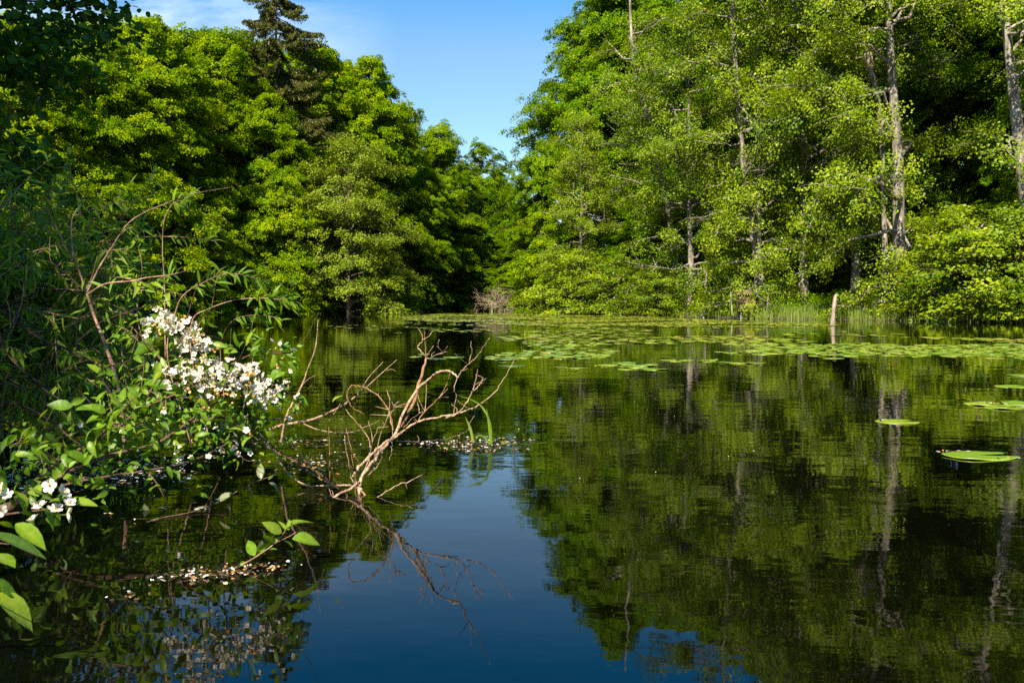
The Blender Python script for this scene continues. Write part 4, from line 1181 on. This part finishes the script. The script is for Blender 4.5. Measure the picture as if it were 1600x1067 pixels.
# the sunlit shoots over the blossoms follow their own lines
root = rooted('willow_shoots', tuple(G(320, 735)), 'sunlit arching willow shoots with narrow leaves above the white blossoms', 'shrub')
tb = Tubes(); lv = Leaves()
def shoot(pts, w, f0, n, leaf=0.085, droop=-0.35):
    s = px_tube(tb, pts, w, 5, 6)
    k = len(s)
    for i in range(n):
        f = f0 + (1 - f0) * (i + rng.uniform(0, 1)) / n
        q = np.array([np.interp(f * (k - 1), np.arange(k), s[:, c]) for c in range(3)])
        j = min(k - 2, int(f * (k - 1))); tg = norm(s[j + 1] - s[j])
        side = norm(np.cross(tg, rng.normal(size=3)))
        lv.add(q, tg * rng.uniform(0.1, 0.9) + side * 0.85 + np.array([0, 0, droop * rng.uniform(0, 1.4)]), rng.normal(size=3) * 0.4 + np.array([-0.2, -0.6, 0.7]), leaf * rng.uniform(0.6, 1.3))
shoot([(300, 700, 5.3), (262, 560, 5.4), (274, 489, 5.5), (288, 460, 5.5), (317, 442, 5.5), (344, 430, 5.5), (371, 428, 5.5), (396, 434, 5.5), (420, 440, 5.5)], [0.012, 0.010, 0.008, 0.004], 0.42, 60)
shoot([(330, 700, 5.3), (300, 560, 5.3), (301, 500, 5.4), (326, 483, 5.4), (355, 472, 5.4), (380, 467, 5.4), (409, 466, 5.4), (436, 468, 5.4), (470, 474, 5.4)], [0.012, 0.010, 0.008, 0.004], 0.72, 46)
shoot([(436, 468, 5.4), (450, 458, 5.4), (460, 440, 5.4)], [0.004, 0.002], 0.1, 12)
shoot([(260, 700, 5.4), (258, 520, 5.5), (257, 442, 5.6), (254, 392, 5.6), (256, 347, 5.6), (265, 325, 5.6), (274, 316, 5.6), (300, 312, 5.6)], [0.010, 0.008, 0.006, 0.003], 0.82, 20, 0.10, -0.8)
shoot([(300, 560, 5.3), (310, 510, 5.3), (330, 480, 5.3), (336, 445, 5.3), (346, 420, 5.3)], [0.006, 0.003], 0.3, 22)
shoot([(380, 640, 5.3), (395, 560, 5.4), (392, 520, 5.4), (402, 480, 5.4)], [0.006, 0.003], 0.4, 14)
shoot([(350, 620, 5.3), (345, 540, 5.4), (365, 500, 5.4), (410, 492, 5.4), (440, 500, 5.4)], [0.006, 0.003], 0.5, 22)
shoot([(250, 600, 5.4), (215, 500, 5.5), (222, 420, 5.6), (214, 370, 5.6), (224, 345, 5.6)], [0.008, 0.003], 0.4, 46)
shoot([(200, 620, 5.4), (190, 540, 5.5), (200, 470, 5.5), (240, 440, 5.5), (280, 425, 5.5)], [0.008, 0.003], 0.3, 50)
shoot([(215, 640, 5.3), (225, 560, 5.3), (205, 520, 5.3), (170, 505, 5.3)], [0.006, 0.003], 0.3, 36)
child('stems', tb.data('shoot_stems', M['sapling']), root)
child('leaves', lv.mesh('shoot_leaves', 'lance', M['willow_leaf'], rng, 0.3, 0.95), root)

# --- tree overhanging from the left
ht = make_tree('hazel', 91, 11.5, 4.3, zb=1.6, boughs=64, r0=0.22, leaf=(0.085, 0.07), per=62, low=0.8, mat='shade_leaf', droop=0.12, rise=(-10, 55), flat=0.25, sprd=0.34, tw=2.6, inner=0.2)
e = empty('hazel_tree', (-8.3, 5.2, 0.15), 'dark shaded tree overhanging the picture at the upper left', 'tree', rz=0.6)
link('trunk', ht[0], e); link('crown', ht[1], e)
rng = np.random.default_rng(84)
tb = Tubes(); lv = Leaves()
for pts in [[(-420, 120, 7.4), (-120, 10, 7.6), (40, 2, 7.8), (120, 14, 7.9), (192, 34, 8.0)], [(-120, 10, 7.6), (20, 30, 7.7), (90, 48, 7.7), (150, 66, 7.8)], [(-300, 150, 7.4), (-80, 90, 7.4), (20, 100, 7.5), (70, 150, 7.5)],
            [(-300, 150, 7.4), (-100, 170, 7.3), (-10, 200, 7.3), (45, 250, 7.3)], [(-120, 10, 7.6), (60, -40, 7.8), (150, -18, 7.9)], [(-80, 90, 7.4), (10, 70, 7.4), (60, 92, 7.4), (100, 120, 7.4)],
            [(-300, 200, 7.2), (-80, 240, 7.2), (0, 275, 7.2), (54, 272, 7.2)]]:
    s = px_tube(tb, pts, [0.05, 0.03, 0.016, 0.005], 6, 7)
    for i in range(340):
        f = rng.uniform(0.25, 1.0) ** 0.8 * (len(s) - 1)
        q = np.array([np.interp(f, np.arange(len(s)), s[:, c]) for c in range(3)]) + rng.normal(0, 0.13, 3) * np.array([1, 1.4, 0.8])
        lv.add(q, rng.normal(size=3) + np.array([0.5, 0, -0.4]), rng.normal(size=3) * 0.6 + np.array([0, -0.3, 0.8]), rng.uniform(0.05, 0.085))
o = link('limbs', tb.data('hazel_limbs', M['bark_dark'])); o.parent = e
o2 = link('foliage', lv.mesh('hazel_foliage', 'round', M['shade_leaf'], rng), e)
import mathutils
inv = (mathutils.Matrix.Translation(e.location) @ mathutils.Matrix.Rotation(0.6, 4, 'Z')).inverted()
for q in (o, o2): q.matrix_local = inv

# ------------------------------------------------------------------ dead branch in the water
rng = np.random.default_rng(85)
LN = [
    ('stem', 'dead', [(566, 800, 4.68), (562, 754, 4.75), (586, 718, 4.85), (607, 691, 4.92), (616, 680, 4.95), (633, 640, 5.05), (652, 608, 5.12), (666, 597, 5.1), (680, 584, 5.0), (695, 580, 4.92), (708, 582, 4.85), (715, 590, 4.8)], [0.028, 0.030, 0.026, 0.022, 0.018, 0.014]),
    ('stem', 'dead', [(552, 745, 4.9), (564, 726, 4.92), (590, 702, 4.95), (614, 683, 4.96)], [0.030, 0.028, 0.024]),
    ('brown_stem', 'dead_brown', [(614, 684, 4.96), (626, 666, 5.0), (644, 635, 5.15), (655, 598, 5.3), (663, 573, 5.42), (666, 560, 5.46)], [0.022, 0.024, 0.030, 0.026, 0.018]),
    ('side_branch', 'dead', [(715, 590, 4.8), (722, 580, 4.78), (731, 570, 4.72), (748, 553, 4.65), (765, 528, 4.55)], [0.013, 0.009, 0.004]),
    ('side_branch', 'dead', [(733, 568, 4.72), (737, 548, 4.7), (736, 533, 4.7)], [0.007, 0.003]),
    ('side_branch', 'dead', [(614, 686, 4.95), (630, 674, 4.92), (652, 660, 4.9), (680, 653, 4.9), (709, 648, 4.92), (723, 643, 4.94), (748, 633, 4.97), (773, 612, 5.0), (790, 587, 5.03), (804, 561, 5.05)], [0.018, 0.016, 0.014, 0.009, 0.004]),
    ('side_branch', 'dead', [(697, 653, 4.9), (714, 646, 4.9), (731, 626, 4.9), (742, 601, 4.9), (746, 577, 4.9)], [0.012, 0.010, 0.004]),
    ('twig', 'dead', [(738, 612, 4.9), (747, 604, 4.9), (755, 591, 4.9)], [0.010, 0.007, 0.004]),
    ('twig', 'dead', [(715, 590, 4.8), (710, 604, 4.8), (713, 621, 4.82), (721, 631, 4.85), (740, 641, 4.9)], [0.008, 0.006, 0.005]),
    ('twig', 'dead_brown', [(648, 664, 4.92), (664, 643, 4.95), (686, 621, 5.0), (697, 601, 5.0), (703, 583, 4.98)], [0.008, 0.007, 0.005]),
    ('twig', 'dead', [(666, 560, 5.46), (660, 550, 5.45), (652, 543, 5.45), (660, 533, 5.45), (666, 528, 5.45), (678, 517, 5.45)], [0.012, 0.009, 0.004]),
    ('twig', 'dead_brown', [(666, 560, 5.46), (665, 540, 5.46), (663, 517, 5.46)], [0.008, 0.004]),
    ('twig', 'dead', [(666, 562, 5.46), (675, 558, 5.46), (683, 554, 5.46), (693, 552, 5.46)], [0.008, 0.004]),
    ('side_branch', 'dead_brown', [(614, 672, 4.97), (607, 640, 5.0), (590, 618, 5.0), (574, 607, 5.0), (557, 602, 5.0), (546, 605, 5.0), (543, 621, 5.0), (551, 636, 5.0), (569, 648, 5.0)], [0.014, 0.011, 0.009, 0.005]),
    ('twig', 'dead', [(563, 757, 4.8), (578, 699, 4.9), (565, 669, 4.95), (550, 652, 4.97), (538, 638, 5.0)], [0.009, 0.006, 0.004]),
    ('twig', 'dead', [(585, 715, 4.85), (598, 670, 4.85), (606, 649, 4.85), (609, 622, 4.85)], [0.006, 0.004]),
    ('twig', 'dead', [(609, 650, 4.85), (616, 636, 4.85)], [0.004, 0.003]),
    ('twig', 'dead', [(575, 733, 4.8), (582, 690, 4.8), (591, 668, 4.8)], [0.005, 0.003]),
    ('twig', 'dead', [(630, 668, 4.9), (643, 655, 4.85), (655, 645, 4.8)], [0.006, 0.003]),
    ('twig', 'dead', [(620, 688, 4.95), (654, 690, 5.3), (690, 687, 5.7), (720, 679, 6.0), (732, 672, 6.1)], [0.008, 0.006, 0.004]),
    ('side_branch', 'dead', [(566, 765, 4.72), (548, 758, 4.75), (519, 758, 4.8), (481, 758, 4.85), (451, 741, 4.9), (426, 703, 4.95), (404, 674, 5.0)], [0.018, 0.014, 0.013, 0.012, 0.010]),
    ('side_branch', 'dead_brown', [(520, 757, 4.8), (500, 748, 4.85), (476, 728, 4.95), (462, 700, 5.0), (456, 688, 5.05)], [0.011, 0.009, 0.006]),
    ('side_branch', 'dead', [(562, 752, 4.74), (545, 765, 4.7), (518, 779, 4.64)], [0.022, 0.020, 0.018]),
    ('side_branch', 'dead_brown', [(556, 752, 4.74), (566, 768, 4.72), (582, 786, 4.62)], [0.018, 0.018, 0.014]),
    ('side_branch', 'dead', [(580, 785, 4.63), (600, 770, 4.66), (621, 758, 4.7), (641, 751, 4.72), (661, 741, 4.75)], [0.010, 0.009, 0.004]),
    ('twig', 'dead_brown', [(634, 754, 4.71), (635, 764, 4.71)], [0.005, 0.003]),
    ('twig', 'dead_brown', [(515, 757, 4.8), (515, 710, 4.8), (514, 667, 4.8)], [0.006, 0.004]),
    ('twig', 'dead', [(552, 755, 4.75), (548, 740, 4.75), (541, 705, 4.75), (538, 680, 4.75)], [0.007, 0.004]),
    ('twig', 'dead_brown', [(556, 800, 4.6), (556, 760, 4.7), (548, 700, 4.75), (541, 668, 4.8)], [0.006, 0.003]),
    ('twig', 'dead', [(612, 690, 4.9), (612, 705, 4.9), (608, 720, 4.9)], [0.005, 0.003]),
    ('twig', 'dead', [(575, 742, 4.8), (590, 728, 4.8), (597, 712, 4.8)], [0.006, 0.003]),
]
root = rooted('dead_branch', tuple(G(566, 775)), 'bleached dead branch forking up out of the water in the centre', 'branch')
for nm, mt, pts, w in LN:
    tb = Tubes(); px_tube(tb, pts, [q * 0.76 for q in w], 8, 5, 0.2, 0.0022)
    child(nm, tb.data(nm, M[mt]), root)
for k in range(58):        # short stubs and snapped side twigs
    tb = Tubes()
    nm, mt, pts, w = LN[rng.integers(0, 24)]
    p = np.array(pts[rng.integers(1, len(pts))], float)
    q = p + np.array([rng.normal(2, 10), -abs(rng.normal(8, 11)), rng.normal(0, 0.05)])
    px_tube(tb, [tuple(p), tuple((p + q) / 2 + np.array([rng.normal(0, 2), 0, 0])), tuple(q)], [0.006, 0.003], 4, 2)
    child('stub', tb.data('stub', M['dead']), root)

root = bare('driftwood_branch', 'long grey branch lying on the water left of the dead branch, its twigs curving up', [
    [(420, 672, 6.7), (441, 664, 6.6), (489, 655, 6.4), (531, 636, 6.2), (565, 612, 6.1), (590, 589, 6.0), (620, 562, 6.0)],
    [(560, 616, 6.1), (576, 590, 6.1), (599, 565, 6.1)],
    [(514, 657, 6.3), (531, 632, 6.3), (538, 606, 6.3), (540, 592, 6.3)],
    [(470, 660, 6.5), (500, 672, 6.3), (540, 676, 6.2), (562, 672, 6.1)],
    [(600, 580, 6.0), (612, 577, 6.0), (618, 580, 6.0)]], 'dead', ['stem', 'twig'], [[0.030, 0.026, 0.018, 0.010, 0.004], [0.008, 0.004], [0.007, 0.003], [0.010, 0.005], [0.005, 0.003]])
bare('bare_stick', 'thin bare stick standing up at the right end of the white blossoms', [
    [(440, 690, 5.6), (449, 648, 5.5), (472, 602, 5.5), (481, 576, 5.5), (493, 543, 5.5), (497, 500, 5.5)],
    [(472, 602, 5.5), (482, 592, 5.5), (494, 586, 5.5)], [(455, 640, 5.5), (466, 632, 5.5), (474, 622, 5.5)]], 'dead', ['stem', 'twig'], [[0.024, 0.020, 0.012, 0.009, 0.004], [0.007, 0.004], [0.006, 0.003]])

# ------------------------------------------------------------------ reed tuft and floating litter
rng = np.random.default_rng(86)
root = rooted('reed_tuft', tuple(G(762, 695)), 'few green reed blades standing in floating litter right of the dead branch', 'reeds')
def blade(pts, w):
    q = np.array([P(*p) for p in pts]); s = spline(q, 6); k = len(s)
    f = np.linspace(0, 1, k); ww = w * np.minimum(1, (1.02 - f) * 2.2) * 0.34
    T = np.gradient(s, axis=0); sd = norm(np.cross(T, np.array([0.35, 1.0, 0.1])))
    nn = norm(np.cross(sd, T))
    V = np.stack([s - sd * ww[:, None], s + nn * (ww * 0.35)[:, None], s + sd * ww[:, None]], 1).reshape(-1, 3)
    F = []
    for i in range(k - 1):
        a = 3 * i; F += [(a, a + 3, a + 4, a + 1), (a + 1, a + 4, a + 5, a + 2)]
    child('blade', meshdata('blade', V, np.array(F), M['reed'], tint=np.full(len(V), rng.uniform(0.4, 0.65)), smooth=True), root)
dd = 6.35
blade([(739, 690, dd), (735, 670, dd), (727, 651, dd)], 0.030)
blade([(768, 700, dd), (766, 664, dd), (757, 641, dd), (742, 627, dd + .1), (712, 616, dd + .2)], 0.022)
blade([(767, 698, dd), (764, 664, dd), (760, 637, dd)], 0.024)
blade([(766, 697, dd), (762, 688, dd), (752, 680, dd), (742, 682, dd)], 0.024)
blade([(764, 694, dd), (768, 684, dd), (764, 676, dd)], 0.02)
blade([(782, 690, 6.45), (800, 693, 6.42), (818, 694, 6.4), (856, 691, 6.46)], 0.016)
blade([(780, 697, 6.3), (790, 700, 6.22), (800, 704, 6.12)], 0.014)

m, n, l, o = mat_new('floating_litter')
a = n.new('ShaderNodeAttribute'); a.attribute_name = 'tint'
r = ramp(n, [(0.0, (0.030, 0.020, 0.012)), (0.30, (0.10, 0.060, 0.025)), (0.45, (0.34, 0.15, 0.03)), (0.55, (0.42, 0.33, 0.22)), (0.68, (0.72, 0.70, 0.68))])
r.color_ramp.interpolation = 'CONSTANT'
l.new(a.outputs['Fac'], r.inputs[0])
b = n.new('ShaderNodeBsdfPrincipled'); b.inputs['Roughness'].default_value = 0.45
l.new(r.outputs[0], b.inputs['Base Color']); l.new(b.outputs[0], o.inputs[0])
M['litter'] = m
def litter(name, label, spots, rng, bias=(0, 1)):
    """spots: (px, py, spread x m, spread y m, count, size)"""
    C, Sz = [], []
    for px, py, sx, sy, cnt, sz in spots:
        g = G(px, py)
        for k in range(cnt):
            C.append(g + np.array([rng.normal(0, sx), rng.normal(0, sy), rng.uniform(0.002, 0.010)])); Sz.append(sz * rng.uniform(0.5, 1.4))
    C = np.array(C); Sz = np.array(Sz); n_ = len(C); k = 6
    an = np.linspace(0, 2 * PI, k, endpoint=False)[None] + rng.uniform(0, 6, (n_, 1))
    as_ = rng.uniform(0.4, 0.9, (n_, 1)); ro = rng.uniform(0, 6, (n_, 1))
    x = np.cos(an) * Sz[:, None] / 2 * rng.uniform(0.8, 1.2, (n_, k)); y = np.sin(an) * Sz[:, None] / 2 * as_
    V = np.stack([C[:, 0:1] + x * np.cos(ro) - y * np.sin(ro), C[:, 1:2] + x * np.sin(ro) + y * np.cos(ro), C[:, 2:3] + rng.uniform(-0.001, 0.006, (n_, k))], -1).reshape(-1, 3)
    b_ = (np.arange(n_) * k)[:, None, None]
    F = (np.array([(0, 1, 2, 3), (0, 3, 4, 5)])[None] + b_).reshape(-1, 4)
    t = np.repeat(rng.uniform(bias[0], bias[1], n_), k)
    ob = link(name, meshdata(name, V, F, M['litter'], tint=t)); tag(ob, label, 'litter', kind='stuff')
litter('floating_litter', 'brown crumbs sticking to the ends of the near lily pads at right', [(1480, 706, 0.05, 0.03, 16, 0.025), (1376, 657, 0.05, 0.04, 12, 0.03), (1572, 716, 0.05, 0.03, 8, 0.022), (1545, 631, 0.10, 0.05, 22, 0.03), (1556, 604, 0.02, 0.02, 5, 0.03)], np.random.default_rng(98), (0.1, 0.8))
rng = np.random.default_rng(87)
litter('floating_litter', 'brown litter and fallen petals floating around the reed blades', [(735, 694, 0.20, 0.14, 190, 0.022), (765, 692, 0.10, 0.16, 110, 0.022), (690, 694, 0.16, 0.05, 60, 0.02), (748, 703, 0.14, 0.06, 90, 0.022), (800, 688, 0.12, 0.10, 26, 0.014)], rng, (0, 0.76))
litter('floating_litter', 'litter drifting between the dead branch and the white blossoms', [(470, 722, 0.14, 0.10, 70, 0.022), (500, 735, 0.16, 0.08, 50, 0.022), (540, 712, 0.12, 0.12, 30, 0.018), (480, 697, 0.2, 0.1, 40, 0.02), (430, 690, 0.15, 0.15, 40, 0.02), (500, 655, 0.25, 0.3, 40, 0.02), (480, 690, 0.2, 0.02, 40, 0.03)], rng, (0.0, 0.74))
litter('floating_litter', 'mat of litter and pale petals around the leafy sprig', [(300, 902, 0.07, 0.05, 80, 0.018), (350, 896, 0.06, 0.05, 90, 0.016), (395, 893, 0.05, 0.04, 40, 0.018), (255, 905, 0.05, 0.03, 24, 0.018), (205, 935, 0.04, 0.03, 10, 0.02), (425, 890, 0.05, 0.04, 26, 0.014)], rng, (0.0, 0.74))
litter('fallen_petals', 'fallen white petals floating in the shade below the white blossoms', [(60, 745, 0.30, 0.22, 190, 0.024), (130, 735, 0.3, 0.25, 150, 0.024), (210, 735, 0.25, 0.3, 130, 0.024), (290, 680, 0.25, 0.35, 160, 0.024), (330, 668, 0.2, 0.3, 80, 0.024), (230, 672, 0.3, 0.3, 90, 0.024), (240, 800, 0.2, 0.12, 16, 0.022), (90, 755, 0.3, 0.1, 80, 0.024)], rng, (0.35, 0.9))

# the tall tree left of and behind the viewpoint that shades the thicket
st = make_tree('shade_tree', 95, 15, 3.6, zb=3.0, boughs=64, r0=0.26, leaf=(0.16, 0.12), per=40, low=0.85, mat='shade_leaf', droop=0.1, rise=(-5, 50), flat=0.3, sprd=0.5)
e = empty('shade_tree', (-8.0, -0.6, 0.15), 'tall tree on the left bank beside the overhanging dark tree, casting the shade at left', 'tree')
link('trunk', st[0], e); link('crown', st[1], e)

# ground cover on both banks: nobody could count it
def undergrowth(name, label, i0, i1, n, lo, hi, hmax, mat, rng, ls=(0.07, 0.16)):
    p = along_shore(i0, i1, n, rng, lo, hi)
    d = shore_dist(p[:, 0], p[:, 1])
    p = p[d > 0.1]
    hump = 0.5 + 0.5 * np.sin(p[:, 0] * 1.7 + 2 * np.sin(p[:, 1] * 0.8)) * np.cos(p[:, 1] * 1.3)
    p[:, 2] += hmax * hump * rng.uniform(0, 1, len(p)) ** 0.7
    n_ = len(p)
    V, F = leaf_quads(p, rng.normal(0, 0.5, (n_, 3)) + np.array([-0.1, -0.5, 0.8]), rng.normal(size=(n_, 3)), rng.uniform(*ls, n_), rng.uniform(ls[0], ls[1], n_) * 0.65)
    ob = link(name, meshdata(name, V, F, M[mat], tint=np.repeat(np.clip(rng.normal(0.4, 0.22, n_), 0, 1), 4)))
    tag(ob, label, 'undergrowth', kind='stuff')
rng = np.random.default_rng(96)
undergrowth('undergrowth', 'low leafy undergrowth on the shaded floor of the right bank', 19, 25, 60000, -1.0, 7.0, 1.0, 'beech_deep', rng)
undergrowth('undergrowth', 'low leafy undergrowth along the foot of the left bank trees', 8, 15, 50000, -5.0, 5.0, 1.0, 'beech_deep', rng)

rng = np.random.default_rng(99)
litter('drifting_specks', 'tiny pale petals and specks drifting on the open water', [(rng.uniform(520, 1500), rng.uniform(560, 760), 0.6, 0.8, 4, 0.007) for _ in range(22)], rng, (0.2, 0.75))
